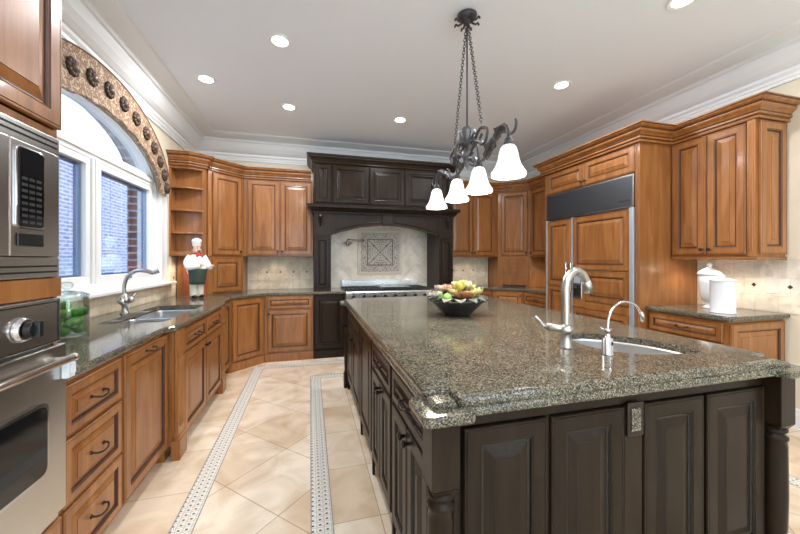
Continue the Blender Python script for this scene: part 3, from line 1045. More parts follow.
# top grille
gr = new(); box(gr, .0, 1.235, -.03, 0, 1.865, 2.185)
g = link('grille', gr, M_STEEL, t)
bm = new()
box(bm, .015, 1.22, -.033, -.030, 1.88, 2.17)
for k in range(26):
    z = 1.885 + k * .011
    box(bm, .02, 1.215, -.040, -.033, z, z + .0065)
link('louvers', bm, mat('dark_louver', (.22, .235, .26), .32, .9), g)
fc = bpy.data.curves.new('badge', 'FONT')
fc.body = 'SUB-ZERO'; fc.size = .026; fc.extrude = .001; fc.align_x = 'RIGHT'
fo = bpy.data.objects.new('badge', fc); COL.objects.link(fo)
dg = bpy.context.evaluated_depsgraph_get()
me = bpy.data.meshes.new_from_object(fo.evaluated_get(dg))
bpy.data.objects.remove(fo)
bo = bpy.data.objects.new('badge', me); COL.objects.link(bo); bo.parent = g
me.materials.clear(); me.materials.append(M_CHROME)
bo.location = (1.20, -.0415, 1.925); bo.rotation_euler = (R(90), 0, 0)
for x in (.395, .475):
    bm = new()
    cyl(bm, (x, -.075, .97), (x, -.075, 1.33), .011, 12)
    for z in (1.01, 1.29): cyl(bm, (x, -.075, z), (x, -.025, z), .007, 8)
    link('handle', bm, M_CHROME, t, True)
bm = new(); box(bm, .47, .60, -.040, 0, .90, 1.20)
d = link('dispenser', bm, M_CHROME, t, bevel=.004)
bm = new(); box(bm, .487, .583, -.0425, -.041, .93, 1.06); link('niche', bm, M_BLACK, d)
bm = new(); box(bm, .487, .583, -.044, -.041, 1.08, 1.18); link('control_panel', bm, mat('grey_panel', (.35, .37, .40), .3), d, bevel=.002)
bm = new(); box(bm, .52, .55, -.06, -.043, 1.02, 1.06); link('spout', bm, M_CHROME, d)

t = thing('refrigerator_surround', 'tall wooden enclosure with two short doors above the refrigerator', 'cabinet', (3.02, 3.80, 0), R(-90))
bm = new(); box(bm, 0, .030, .0, .745, 0, ZU1); link('side_panel', bm, M_WOOD, t)
bm = new(); box(bm, 1.275, 1.32, -.0, .745, 0, ZU1)
for k in range(2): cyl(bm, (1.288 + .018 * k, -.001, .1), (1.288 + .018 * k, -.001, ZU1 - .04), .005, 8)
link('side_panel', bm, M_WOOD, t, bevel=.002)
bm = new(); box(bm, .031, 1.274, .015, .745, 2.195, ZU1); link('body', bm, M_WOOD, t)
front(t, 'd', .035, .65, 2.20, ZU1 - .025, 'rB', y0=.015); front(t, 'd', .655, 1.27, 2.20, ZU1 - .025, 'lB', y0=.015)

# ------------------------------------------------------------------ range hood in dark wood
t = thing('range_hood', 'large dark wooden hood surround with arched valance over the range', 'range hood', (1.095, 4.80, 0))
HW = 1.045
for s in (-1, 1):
    a, b = sorted((s * HW, s * (HW - .235)))
    bm = new(); box(bm, a, b, 0, .536, CT + .001, 2.03)
    col = link('column', bm, M_DARK, t, bevel=.003)
    link('column_panel', panel_bm(a + .03, b - .03, CT + .05, 1.66, .014, 0, stile=.03), DW, col)
    bm = new(); box(bm, a - .0, b, -.012, 0, 1.69, 1.72); link('band', bm, M_DARK, col)
    bm = new(); box(bm, a, b, -.016, 0, CT + .002, CT + .035); link('foot', bm, M_DARK, col)
    bm = new()
    # corbel scroll under the mantle
    m = (a + b) / 2 + s * .03
    tube(bm, [(m, -.03, 1.985), (m, -.04, 1.95), (m, -.03, 1.90), (m, -.015, 1.86), (m, -.004, 1.82)], [.026, .03, .024, .016, .008], 10)
    link('corbel', bm, M_DARK, col, bevel=.002)
# arched valance
bm = new()
N = 24; xa = HW - .236
lo = [(-xa + 2 * xa * k / N) for k in range(N + 1)]
za = lambda x: 1.70 + .155 * (1 - (x / xa) ** 2)
for x0, x1 in zip(lo, lo[1:]):
    v = [bm.verts.new(p) for p in ((x0, .012, za(x0)), (x1, .012, za(x1)), (x1, .05, za(x1)), (x0, .05, za(x0)), (x0, .012, 2.03), (x1, .012, 2.03), (x1, .05, 2.03), (x0, .05, 2.03))]
    for f in ((0, 3, 2, 1), (4, 5, 6, 7), (0, 1, 5, 4), (2, 3, 7, 6)): bm.faces.new([v[i] for i in f])
vl = link('valance', bm, M_DARK, t)
for s in (-1, 1):      # recessed spandrel panels left and right of the keystone
    bm = new()
    xs_ = [s * (.10 + (xa - .15) * k / 12) for k in range(13)]
    for x0, x1 in zip(xs_, xs_[1:]):
        p0, p1 = za(x0) + .045, za(x1) + .045
        v = [bm.verts.new(p) for p in ((x0, .008, p0), (x1, .008, p1), (x1, .008, 1.96), (x0, .008, 1.96), (x0, .013, p0), (x1, .013, p1), (x1, .013, 1.96), (x0, .013, 1.96))]
        for f in ((0, 1, 2, 3), (4, 5, 6, 7), (0, 1, 5, 4), (2, 3, 7, 6)): bm.faces.new([v[i] for i in f])
    tube(bm, [(x, .008, za(x) + .045) for x in xs_], .007, 8)
    link('spandrel_panel', bm, M_DARK, vl)
bm = new(); box(bm, -.075, .075, -.012, .012, 1.865, 2.03); link('keystone', bm, M_DARK, vl, bevel=.005)
# mantle shelf
bm = new()
sweep(bm, [(-HW, .536), (-HW, 0), (HW, 0), (HW, .536)][::1], [(-.03, 2.005), (.02, 2.005), (.025, 2.03), (.045, 2.045), (.06, 2.07), (.085, 2.08), (.09, 2.11), (.075, 2.125), (.03, 2.13), (-.03, 2.13)])
box(bm, -HW + .03, HW - .03, .03, .536, 2.032, 2.129)
link('mantel', bm, M_DARK, t)
bm = new(); box(bm, -HW, HW, 0, .536, 2.131, 2.715); link('body', bm, M_DARK, t)
front(t, 'd', -HW + .012, -.80, 2.15, 2.69, None, DW, name='side_panel')
front(t, 'd', .80, HW - .012, 2.15, 2.69, None, DW, name='side_panel')
for a, b in ((-.79, -.268), (-.262, .262), (.268, .79)): front(t, 'd', a, b, 2.15, 2.69, None, DW)
bm = new()
pr = [(-.01, 2.70), (.02, 2.70), (.026, 2.71), (.026, 2.72), (.045, 2.75), (.075, 2.775), (.078, 2.79), (.09, 2.795), (.095, 2.815), (-.01, 2.815)]
sweep(bm, [(-HW, .536), (-HW, 0), (HW, 0), (HW, .536)], pr)
link('crown', bm, M_DARK, t)
bm = new(); box(bm, -HW + .25, HW - .25, .06, .53, 1.93, 1.95); link('liner', bm, M_STEEL, t)

# medallion mosaic behind the range
m = mat('medallion_mosaic', (.6, .55, .46), .5)
tc = nd(m, 'ShaderNodeTexCoord'); sp = nd(m, 'ShaderNodeSeparateXYZ'); lk(m, tc, 'Object', sp, 0)


def mth(op, a, b=None):
    q = nd(m, 'ShaderNodeMath', operation=op)
    for i, v in enumerate((a, b)):
        if v is None: continue
        if isinstance(v, (int, float)): q.inputs[i].default_value = v
        else: m.node_tree.links.new(v, q.inputs[i])
    return q.outputs[0]


ax = mth('ABSOLUTE', sp.outputs['X']); az = mth('ABSOLUTE', sp.outputs['Z'])
mn = mth('MINIMUM', ax, az); mxx = mth('MAXIMUM', ax, az)
cb = nd(m, 'ShaderNodeCombineXYZ'); m.node_tree.links.new(mn, cb.inputs[0]); m.node_tree.links.new(mxx, cb.inputs[1])
vo = nd(m, 'ShaderNodeTexVoronoi'); vo.inputs['Scale'].default_value = 48; lk(m, cb, 0, vo, 'Vector')
pat = mth('LESS_THAN', vo.outputs['Distance'], .34)
rad = mth('SQRT', mth('ADD', mth('MULTIPLY', ax, ax), mth('MULTIPLY', az, az)))
wv = mth('GREATER_THAN', mth('SINE', mth('MULTIPLY', rad, 150)), .97)
diag = mth('LESS_THAN', mth('ABSOLUTE', mth('SUBTRACT', ax, az)), .008)
pat2 = mth('MAXIMUM', pat, mth('MAXIMUM', mth('MULTIPLY', wv, mth('LESS_THAN', rad, .19)), mth('MULTIPLY', diag, mth('LESS_THAN', rad, .26))))
mx = nd(m, 'ShaderNodeMixRGB'); m.node_tree.links.new(pat2, mx.inputs[0])
mx.inputs[1].default_value = (.52, .47, .39, 1); mx.inputs[2].default_value = (.10, .085, .07, 1)
lk(m, mx, 0, bsdf(m), 'Base Color')
t = thing('tile_medallion', 'square dark and beige mosaic medallion on the tile wall behind the range', 'wall tile', (1.10, WALLB - .0125, 1.475))
bm = new(); box(bm, -.315, .315, -.007, -.0005, -.315, .315); link('mosaic_border', bm, m, t)
bm = new(); box(bm, -.20, .20, -.0105, -.0075, -.20, .20); link('mosaic_center', bm, m, t)
bm = new()
for s, wd, mm_ in ((.215, .016, 0),):
    for (a, b, c_, d_) in ((-s, s, -s, -s + wd), (-s, s, s - wd, s), (-s, -s + wd, -s + wd, s - wd), (s - wd, s, -s + wd, s - wd)):
        box(bm, a, b, -.014, -.0076, c_, d_)
link('dark_frame', bm, mat('dark_pencil_tile', (.12, .10, .085), .3), t, bevel=.002)
bm = new()
s, wd = .37, .05
for (a, b, c_, d_) in ((-s, s, -s, -s + wd), (-s, s, s - wd, s), (-s, -s + wd, -s + wd, s - wd), (s - wd, s, -s + wd, s - wd)):
    box(bm, a, b, -.012, -.0005, c_, d_)
link('outer_frame', bm, mat('cream_pencil_tile', (.66, .58, .46), .4), t, bevel=.006)

# pot filler
t = thing('pot_filler', 'folding nickel pot filler tap mounted on the wall above the range', 'faucet', (.60, WALLB - .0125, 1.62))
bm = new()
ball(bm, (-.02, -.02, 0), .035, 14, 8, s=(1, .6, 1)); cyl(bm, (-.02, -.02, 0), (-.02, -.09, 0), .014)
cyl(bm, (-.02, -.09, -.05), (-.02, -.09, .06), .016)
link('valve', bm, M_NICKEL, t, True)
bm = new(); tube(bm, [(-.02, -.09, .045), (.22, -.12, .045)], .010); cyl(bm, (.22, -.12, .02), (.22, -.12, .07), .014)
link('arm', bm, M_NICKEL, t, True)
bm = new(); tube(bm, bez([(.22, -.13, .03), (.05, -.17, .03), (-.04, -.19, .02), (-.05, -.195, -.05)], 16), .010)
link('spout', bm, M_NICKEL, t, True)
bm = new(); cyl(bm, (-.08, -.09, -.01), (.04, -.09, -.01), .007); ball(bm, (-.085, -.09, -.01), .011, 8, 6)
link('lever', bm, M_NICKEL, t, True)

# ------------------------------------------------------------------ range
t = thing('range', 'wide stainless steel gas range with black grates, griddle and low backguard', 'range', (1.097, 4.66, 0))
RW = .622
bm = new(); box(bm, -RW, RW, .02, .66, .10, .905); link('body', bm, M_STEEL, t)
for s in (-1, 1):
    for y in (.08, .6):
        bm = new(); lathe(bm, [(.02, 0), (.022, .03), (.018, .1)], (s * .56, y), 12); link('leg', bm, M_STEELD, t)
bm = new(); box(bm, -RW, RW, -.03, .019, .80, .915); cyl(bm, (-RW, -.03, .897), (RW, -.03, .897), .018, 14)
cp = link('control_panel', bm, M_STEEL, t, bevel=.003)
for k in range(8):
    x = -.52 + k * .1486
    bm = new(); cyl(bm, (x, -.030, .845), (x, -.062, .845), .021, 16); box(bm, x - .004, x + .004, -.068, -.062, .828, .862)
    link('knob', bm, M_BLACK, cp, bevel=.002)
for a, b in ((-RW + .005, .14), (.15, RW - .005)):
    bm = new(); box(bm, a, b, -.02, .019, .17, .79)
    dr_ = link('oven_door', bm, M_STEEL, t, bevel=.005)
    bm = new(); box(bm, a + .1, b - .1, -.023, -.0205, .36, .60); link('oven_window', bm, M_BGLASS, dr_)
    bm = new(); cyl(bm, (a + .03, -.07, .72), (b - .03, -.07, .72), .014)
    for x in (a + .06, b - .06): cyl(bm, (x, -.07, .72), (x, -.02, .72), .008)
    link('handle', bm, M_STEEL, dr_, True)
bm = new(); box(bm, -RW, RW, .625, .675, .905, 1.035); box(bm, -RW - .002, RW + .002, .60, .676, 1.028, 1.042)
link('backguard', bm, M_STEEL, t, bevel=.003)
bm = new(); box(bm, -RW + .02, RW - .02, .03, .61, .906, .913); link('drip_tray', bm, M_BLACK, t)
for gx in (-.50, -.22, .50):
    bm = new()
    for yy in (.06, .20, .34, .46, .58): box(bm, gx - .13, gx + .13, yy - .006, yy + .006, .925, .942)
    for xx in (-.124, -.06, .0, .06, .124): box(bm, gx + xx - .006, gx + xx + .006, .06, .58, .925, .942)
    for xx in (-.12, .12):
        for yy in (.07, .57): box(bm, gx + xx - .008, gx + xx + .008, yy - .008, yy + .008, .913, .926)
    for yy in (.18, .45): lathe(bm, [(.045, .913), (.045, .92), (.03, .924)], (gx, yy), 16)
    link('grate', bm, M_IRON, t)
bm = new(); box(bm, -.08, .36, .07, .57, .914, .945); box(bm, -.07, .35, .08, .56, .945, .956)
link('griddle', bm, M_BLACK, t, bevel=.006)

# ------------------------------------------------------------------ oven tower at left
t = thing('oven_tower', 'tall wooden cabinet housing the wall oven and microwave at far left', 'cabinet', (-.92, .74, 0), rl)
TW = .812
bm = new(); box(bm, 0, .018, 0, .665, 0, 2.75); link('side_panel', bm, M_WOOD, t)
bm = new(); box(bm, TW - .018, TW, 0, .665, 0, 2.75); link('side_panel', bm, M_WOOD, t)
bm = new(); box(bm, .019, TW - .019, .64, .665, 0, 2.75); link('back_panel', bm, M_WOOD, t)
for z0, z1 in ((.0, .10), (.36, .40), (1.215, 1.285), (1.80, 1.83), (2.7, 2.75)):
    bm = new(); box(bm, .019, TW - .019, 0, .639, z0, z1); link('shelf_board', bm, M_WOOD, t)
bm = new(); box(bm, .019, TW - .004, -.016, -.001, 1.216, 1.284); link('rail', bm, M_WOOD, t)
front(t, 'd', .005, TW / 2 - .002, 1.835, 2.74, 'rB'); front(t, 'd', TW / 2 + .002, TW - .004, 1.835, 2.74, 'lB')
front(t, 'w', .005, TW - .004, .105, .39, 'c')
# oven
t = thing('wall_oven', 'stainless steel built-in wall oven with a dark window at far left', 'oven', (-.92, .755, 0), rl)
OW = .780
bm = new(); box(bm, .012, OW - .012, .001, .56, .402, 1.212); link('body', bm, M_STEELD, t)
bm = new(); box(bm, .0, OW, -.022, -.0, 1.05, 1.21)
pnl = link('control_panel', bm, M_STEEL, t, bevel=.003)
bm = new()
for (a, b, c_, d_) in ((.012, OW - .012, 1.196, 1.200), (.012, OW - .012, 1.053, 1.057), (OW - .016, OW - .012, 1.057, 1.196), (.012, .016, 1.057, 1.196)):
    box(bm, a, b, -.0235, -.0225, c_, d_)
link('black_line', bm, M_BLACK, pnl)
bm = new(); box(bm, .008, OW - .008, -.021, 0, .402, .43); link('lower_trim', bm, M_STEEL, t, bevel=.003)
for kx in (.60, .18):
    bm = new(); tube(bm, [(kx, -.0225, 1.125), (kx, -.030, 1.125), (kx, -.040, 1.125)], [.040, .040, .034], 28)
    kb = link('knob_bezel', bm, M_CHROME, pnl, bevel=.002)
    bm = new(); cyl(bm, (kx, -.041, 1.125), (kx, -.062, 1.125), .026, 24); box(bm, kx - .009, kx + .009, -.078, -.060, 1.098, 1.152)
    link('knob', bm, M_BLACK, kb, bevel=.003)
bm = new(); box(bm, .004, OW - .004, -.042, -.001, .435, 1.042)
dr_ = link('oven_door', bm, M_STEEL, t, bevel=.004)
bm = new(); slab(bm, round_poly([(.10, .61), (OW - .10, .61), (OW - .10, .865), (.10, .865)], .035), [(0, -.001), (0, .006), (.004, .006)])
bmesh.ops.transform(bm, matrix=Matrix.Translation((0, -.0425, 0)) @ Matrix.Rotation(R(90), 4, 'X'), verts=bm.verts)
link('window_bezel', bm, M_CHROME, dr_)
bm = new(); slab(bm, round_poly([(.112, .622), (OW - .112, .622), (OW - .112, .853), (.112, .853)], .028), [(0, .0065), (0, .0085)])
bmesh.ops.transform(bm, matrix=Matrix.Translation((0, -.0425, 0)) @ Matrix.Rotation(R(90), 4, 'X'), verts=bm.verts)
link('oven_window', bm, M_BGLASS, dr_)
bm = new(); cyl(bm, (.03, -.085, .995), (OW - .04, -.085, .995), .0125, 16)
for x in (.06, OW - .07): cyl(bm, (x, -.085, .995), (x, -.042, .995), .010, 12)
for x in (.03, OW - .04): ball(bm, (x, -.085, .995), .0155, 12, 8)
link('handle', bm, M_STEEL, dr_, True)
bm = new(); box(bm, OW - .035, OW + .004, -.066, -.043, .915, .982); box(bm, OW - .028, OW - .006, -.074, -.066, .93, .97)
link('safety_latch', bm, mat('pale_latch', (.72, .78, .84), .3), dr_, bevel=.004)
# microwave
t = thing('microwave', 'built-in stainless microwave with vented trim above the wall oven', 'microwave', (-.92, .755, 0), rl)
bm = new(); box(bm, .02, OW - .02, .001, .5, 1.29, 1.795); link('body', bm, M_BLACK, t)
bm = new()
box(bm, .0, OW, -.018, 0, 1.289, 1.36); box(bm, 0, OW, -.018, 0, 1.735, 1.797); box(bm, 0, .05, -.018, 0, 1.361, 1.734); box(bm, OW - .035, OW, -.018, 0, 1.361, 1.734)
tr = link('trim_frame', bm, M_STEEL, t, bevel=.003)
bm = new()
for z in (1.305, 1.325, 1.756, 1.775):
    bm = new(); box(bm, .01, OW - .012, -.0195, -.0178, z, z + .006); link('vent_slot', bm, M_BLACK, tr)
bm = new(); box(bm, .052, .548, -.030, -.001, 1.363, 1.732)
dr_ = link('microwave_door', bm, M_STEEL, t, bevel=.004)
bm = new(); box(bm, .11, .50, -.0325, -.0305, 1.42, 1.68); link('door_window', bm, M_BGLASS, dr_, bevel=.003)
bm = new(); box(bm, .553, OW - .037, -.028, -.001, 1.363, 1.732)
cp = link('control_panel', bm, M_STEEL, t, bevel=.003)
bm = new(); slab(bm, round_poly([(.568, 1.45), (.685, 1.45), (.685, 1.715), (.568, 1.715)], .02), [(0, 0), (0, .004), (.003, .005)])
bmesh.ops.transform(bm, matrix=Matrix.Translation((0, -.0285, 0)) @ Matrix.Rotation(R(90), 4, 'X'), verts=bm.verts)
link('keypad_bezel', bm, M_CHROME, cp)
bm = new(); slab(bm, round_poly([(.576, 1.458), (.677, 1.458), (.677, 1.707), (.576, 1.707)], .015), [(0, .0055), (0, .007)])
bmesh.ops.transform(bm, matrix=Matrix.Translation((0, -.0285, 0)) @ Matrix.Rotation(R(90), 4, 'X'), verts=bm.verts)
kp = link('keypad', bm, M_BGLASS, cp)
bm = new()
for i in range(8):
    for j in range(3): box(bm, .585 + j * .029, .607 + j * .029, -.0368, -.0358, 1.468 + i * .020, 1.477 + i * .020)
link('keys', bm, mat('grey_key', (.03, .033, .033), .4), kp)
bm = new(); box(bm, .575, .68, -.034, -.0285, 1.395, 1.437); link('door_button', bm, M_BLACK, cp, bevel=.006)

# ------------------------------------------------------------------ the island
def post(par, x, y, foot=True):
    """turned leg: square block, rings, column, rings, square foot"""
    bm = new(); h = .045
    box(bm, x - h, x + h, y - h, y + h, .66, .868)
    v0 = [bm.verts.new(p) for p in ((x - h, y - h, .66), (x + h, y - h, .66), (x + h, y + h, .66), (x - h, y + h, .66))]
    v1 = [bm.verts.new((x + (p[0]) * .03, y + p[1] * .03, .635)) for p in ((-1, -1), (1, -1), (1, 1), (-1, 1))]
    for k in range(4): bm.faces.new((v0[k], v0[(k + 1) % 4], v1[(k + 1) % 4], v1[k]))
    o = link('post', bm, M_DARK, par, bevel=.003)
    bm = new(); box(bm, x - h, x + h, y - h, y + h, .0, .14); link('post_foot', bm, M_DARK, o, bevel=.003)
    bm = new()
    lathe(bm, [(.030, .14), (.043, .15), (.043, .165), (.034, .172), (.041, .182), (.036, .195), (.040, .22), (.0425, .35), (.0405, .56), (.038, .585), (.043, .592), (.043, .603), (.034, .610), (.032, .618), (.041, .626), (.041, .636), (.030, .642)], (x, y), 28)
    link('turned_column', bm, M_DARK, o, True)
    return o


IX0, IX1, IY0, IY1 = .365, 1.955, .972, 3.62
t = thing('kitchen_island', 'large dark espresso wood kitchen island with turned corner posts', 'kitchen island', (0, 0, 0))
hollow(t, IX0 + .03, IX1 - .03, IY0 + .022, IY1 - .02, .11, .868, M_DARK)
bm = new(); box(bm, IX0 + .09, IX1 - .09, IY0 + .09, IY1 - .09, 0, .109); link('plinth', bm, M_DARK, t)
PH = .045
post(t, IX0 - .018 + PH, IY0 - .045 + PH); post(t, IX1 + .015 - PH, IY0 - .045 + PH)
post(t, IX0 - .018 + PH, IY1 + .02 - PH); post(t, IX1 + .015 - PH, IY1 + .02 - PH)
DT = .815
for a, b in ((.470, .785), (.797, 1.116), (1.206, 1.515), (1.530, 1.868)):
    front(t, 'd', a, b, .13, DT, None, DW, t=.022, y0=IY0 + .022)
bm = new(); box(bm, .455, 1.873, IY0 + .012, IY0 + .0215, DT + .002, .866); link('top_rail', bm, M_DARK, t)
bm = new(); box(bm, .78, .80, IY0 + .012, IY0 + .0215, .12, DT); box(bm, 1.12, 1.203, IY0 + .006, IY0 + .0215, .12, DT); link('stile', bm, M_DARK, t)
# outlet plate
bm = new(); box(bm, 1.124, 1.20, IY0 - .004, IY0 + .0055, .70, .825)
o = link('outlet_plate', bm, M_BRONZE, t, bevel=.003)
o['label'] = 'dark bronze outlet plate'
bm = new(); box(bm, 1.140, 1.184, IY0 - .0065, IY0 - .0045, .72, .805); link('outlet_face', bm, M_GRAN, o)


def side_front(kind, ya, yb, z0, z1, pull):
    """front on the left long side, facing -X; ya near, yb far"""
    w = yb - ya
    e = front(t, kind, 0, w, z0, z1, pull, DW, t=.022)
    e.matrix_local = Matrix.Translation((IX0 + .03, yb, 0)) @ Matrix.Rotation(R(-90), 4, 'Z')
    return e


def right_front(ya, yb, z0, z1):
    e = front(t, 'd', 0, yb - ya, z0, z1, None, DW, t=.022)
    e.matrix_local = Matrix.Translation((IX1 - .03, ya, 0)) @ Matrix.Rotation(R(90), 4, 'Z')


for ya, yb in ((1.04, 1.54), (1.57, 2.07), (2.60, 3.50)):
    m_ = (ya + yb) / 2
    side_front('w', ya, yb, .69, .845, 'c')
    # local x runs from far (0) to near: far door is the left one as seen
    side_front('d', m_ + .002, yb, .13, .68, 'rT')
    side_front('d', ya, m_ - .002, .13, .68, 'lT')
side_front('d', 2.10, 2.57, .13, .845, None)
for a in range(5): right_front(1.06 + a * .5, 1.54 + a * .5, .13, .83)
for yy in (1.0, 1.555, 2.085, 2.585, 3.52):
    bm = new(); box(bm, IX0 + .015, IX0 + .029, yy - .012, yy + .012, .0, .866); link('stile', bm, M_DARK, t)
# end facing the range
for a, b in ((.47, .93), (.94, 1.40), (1.41, 1.86)):
    e = front(t, 'd', 0, b - a, .13, .83, None, DW, t=.02)
    e.matrix_local = Matrix.Translation((b, IY1 - .02, 0)) @ Matrix.Rotation(R(180), 4, 'Z')

# stone top in two layers with projecting corners
def island_outline(x0, x1, y0, y1, e, l, r):
    """rectangle with ears of length l that stand out by e; counter-clockwise"""
    P = [(x0, y0), (x0 + l, y0), (x0 + l, y0 + e), (x1 - l, y0 + e), (x1 - l, y0), (x1, y0), (x1, y0 + l), (x1 - e, y0 + l), (x1 - e, y1 - l), (x1, y1 - l), (x1, y1), (x1 - l, y1), (x1 - l, y1 - e), (x0 + l, y1 - e), (x0 + l, y1), (x0, y1), (x0, y1 - l), (x0 + e, y1 - l), (x0 + e, y0 + l), (x0, y0 + l)]
    return round_poly(P, r, 4)


SK = [(1.30, 1.29), (1.33, 1.22), (1.41, 1.15), (1.50, 1.125), (1.60, 1.108), (1.685, 1.10), (1.72, 1.125), (1.725, 1.22), (1.705, 1.32), (1.66, 1.42), (1.59, 1.51), (1.50, 1.57), (1.42, 1.575), (1.35, 1.53), (1.31, 1.44), (1.295, 1.36)]
t = thing('island_countertop', 'thick two-layer granite top of the kitchen island with projecting corners', 'countertop', (0, 0, 0))
bm = new(); slab(bm, island_outline(.308, 2.012, .885, 3.71, .042, .165, .028), [(.012, .869), (.003, .873), (0, .881), (0, .890), (.001, .896), (.004, .9005), (.008, .9025)], [[(p.x, p.y) for p in offset_path(SK, .02, True)]])
link('lower_layer', bm, M_GRAN, t)
NC = .085
ux0, ux1, uy0, uy1 = .352, 1.968, .932, 3.665
UP = round_poly([(ux0 + NC, uy0), (ux1 - NC, uy0), (ux1 - NC, uy0 + NC), (ux1, uy0 + NC), (ux1, uy1 - NC), (ux1 - NC, uy1 - NC), (ux1 - NC, uy1), (ux0 + NC, uy1), (ux0 + NC, uy1 - NC), (ux0, uy1 - NC), (ux0, uy0 + NC), (ux0 + NC, uy0 + NC)], .022, 4)
bm = new(); slab(bm, UP, [(.003, .9027), (.001, .905), (0, .910), (0, .920), (.003, .928), (.010, .9335), (.018, .935)], [SK])
for px_, py_ in ((ux0 + NC / 2, uy0 + NC / 2), (ux1 - NC / 2, uy0 + NC / 2), (ux0 + NC / 2, uy1 - NC / 2), (ux1 - NC / 2, uy1 - NC / 2)):
    b2 = new(); q_ = NC / 2 - .002
    slab(b2, round_poly([(px_ - q_, py_ - q_), (px_ + q_, py_ - q_), (px_ + q_, py_ + q_), (px_ - q_, py_ + q_)], .02, 4), [(0, .9027), (0, .910), (.004, .917), (.012, .919)])
    link('corner_pad', b2, M_GRAN, t)
link('upper_layer', bm, M_GRAN, t)
t = thing('prep_sink', 'curved stainless prep sink set in the island top', 'sink', (0, 0, 0))
bm = new(); bowl(bm, SK, .17, .9015); link('bowl', bm, M_SINK, t, True)

# ------------------------------------------------------------------ island faucets
CI = .935
t = thing('island_faucet', 'tall brushed nickel gooseneck faucet with side lever on the island', 'faucet', (1.17, 1.33, CI))
bm = new(); lathe(bm, [(.030, 0), (.030, .006), (.026, .012), (.0245, .075), (.027, .08)], seg=20); link('base', bm, M_NICKEL, t, True)
ux, uy = 1.05, .12
pts = [(0, 0, .08), (0, 0, .20), (0, 0, .29), (.018 * ux, .018 * uy, .335), (.058 * ux, .058 * uy, .362), (.10 * ux, .10 * uy, .348), (.128 * ux, .128 * uy, .31)]
bm = new(); tube(bm, bez(pts, 36), .0195, 16); link('neck', bm, M_NICKEL, t, True)
bm = new(); tube(bm, [(.127 * ux, .127 * uy, .314), (.133 * ux, .133 * uy, .29), (.14 * ux, .14 * uy, .255)], [.021, .022, .020], 16); link('spray_head', bm, M_NICKEL, t, True)
bm = new()
ball(bm, (0, 0, .085), .031, 18, 10, s=(1.15, 1.15, .95))
cyl(bm, (.03, -.01, .085), (-.085, .022, .098), .0175, 14)
tube(bm, bez([(-.08, .02, .098), (-.105, .028, .108), (-.118, .033, .130), (-.135, .038, .148)], 12), [.013] + [.009] * 30, 10) if False else tube(bm, [(-.08, .02, .098), (-.105, .028, .106), (-.118, .033, .128), (-.138, .038, .146)], [.014, .008, .006, .008], 10)
link('lever', bm, M_NICKEL, t, True)
t = thing('filter_tap', 'small slim chrome drinking water tap beside the prep sink', 'faucet', (1.262, 1.185, CI))
bm = new(); lathe(bm, [(.024, 0), (.024, .004), (.0215, .006), (.0215, .070), (.012, .076), (.010, .10), (.013, .104), (.008, .115)], seg=20); link('base', bm, M_CHROME, t, True)
ux, uy = 1.18, .05
pts = [(0, 0, .10), (.006 * ux, .006 * uy, .16), (.03 * ux, .03 * uy, .205), (.08 * ux, .08 * uy, .228), (.135 * ux, .135 * uy, .212), (.17 * ux, .17 * uy, .172)]
bm = new(); tube(bm, bez(pts, 36), .0055, 10); link('neck', bm, M_CHROME, t, True)
bm = new(); tube(bm, [(.168 * ux, .168 * uy, .178), (.174 * ux, .174 * uy, .162), (.178 * ux, .178 * uy, .132)], [.008, .0095, .008], 12); link('nozzle', bm, M_CHROME, t, True)
bm = new(); tube(bm, [(0, 0, .095), (-.018, .006, .112), (-.03, .01, .118)], [.005, .004, .006], 8); tube(bm, [(0, 0, .095), (.016, .004, .108), (.026, .008, .108)], [.005, .004, .006], 8); link('lever', bm, M_CHROME, t, True)
bm = new(); box(bm, .0, .006, -.024, -.020, .045, .06); link('sensor', bm, M_BLACK, t)

# window faucet
t = thing('window_faucet', 'curved nickel faucet behind the double sink at the window', 'faucet', (-1.45, 3.20, CT))
bm = new(); lathe(bm, [(.032, 0), (.032, .008), (.022, .015), (.020, .06), (.028, .075), (.036, .10), (.032, .125), (.020, .14), (.015, .16)], seg=20); link('base', bm, M_NICKEL, t, True)
bm = new(); tube(bm, bez([(0, 0, .14), (-.004, 0, .22), (.02, 0, .30), (.08, 0, .345), (.15, 0, .345), (.20, -.0, .325), (.235, 0, .34)], 36), [.013] * 25 + [.014, .015, .016, .017, .018] * 3, 14) if False else None
pp = bez([(0, 0, .14), (-.004, 0, .22), (.02, 0, .30), (.08, 0, .345), (.15, 0, .345), (.20, 0, .33), (.235, 0, .345)], 36)
tube(bm, pp, [.0145 + .006 * (i / len(pp)) ** 3 for i in range(len(pp))], 14)
link('spout', bm, M_NICKEL, t, True)
for s in (-1, 1):
    bm = new(); cyl(bm, (0, 0, .10), (.01, s * .06, .105), .012, 12); ball(bm, (.012, s * .07, .105), .026, 14, 8)
    tube(bm, [(.012, s * .08, .115), (.018, s * .10, .135), (.03, s * .105, .15)], [.006, .005, .007], 8)
    link('handle', bm, M_NICKEL, t, True)

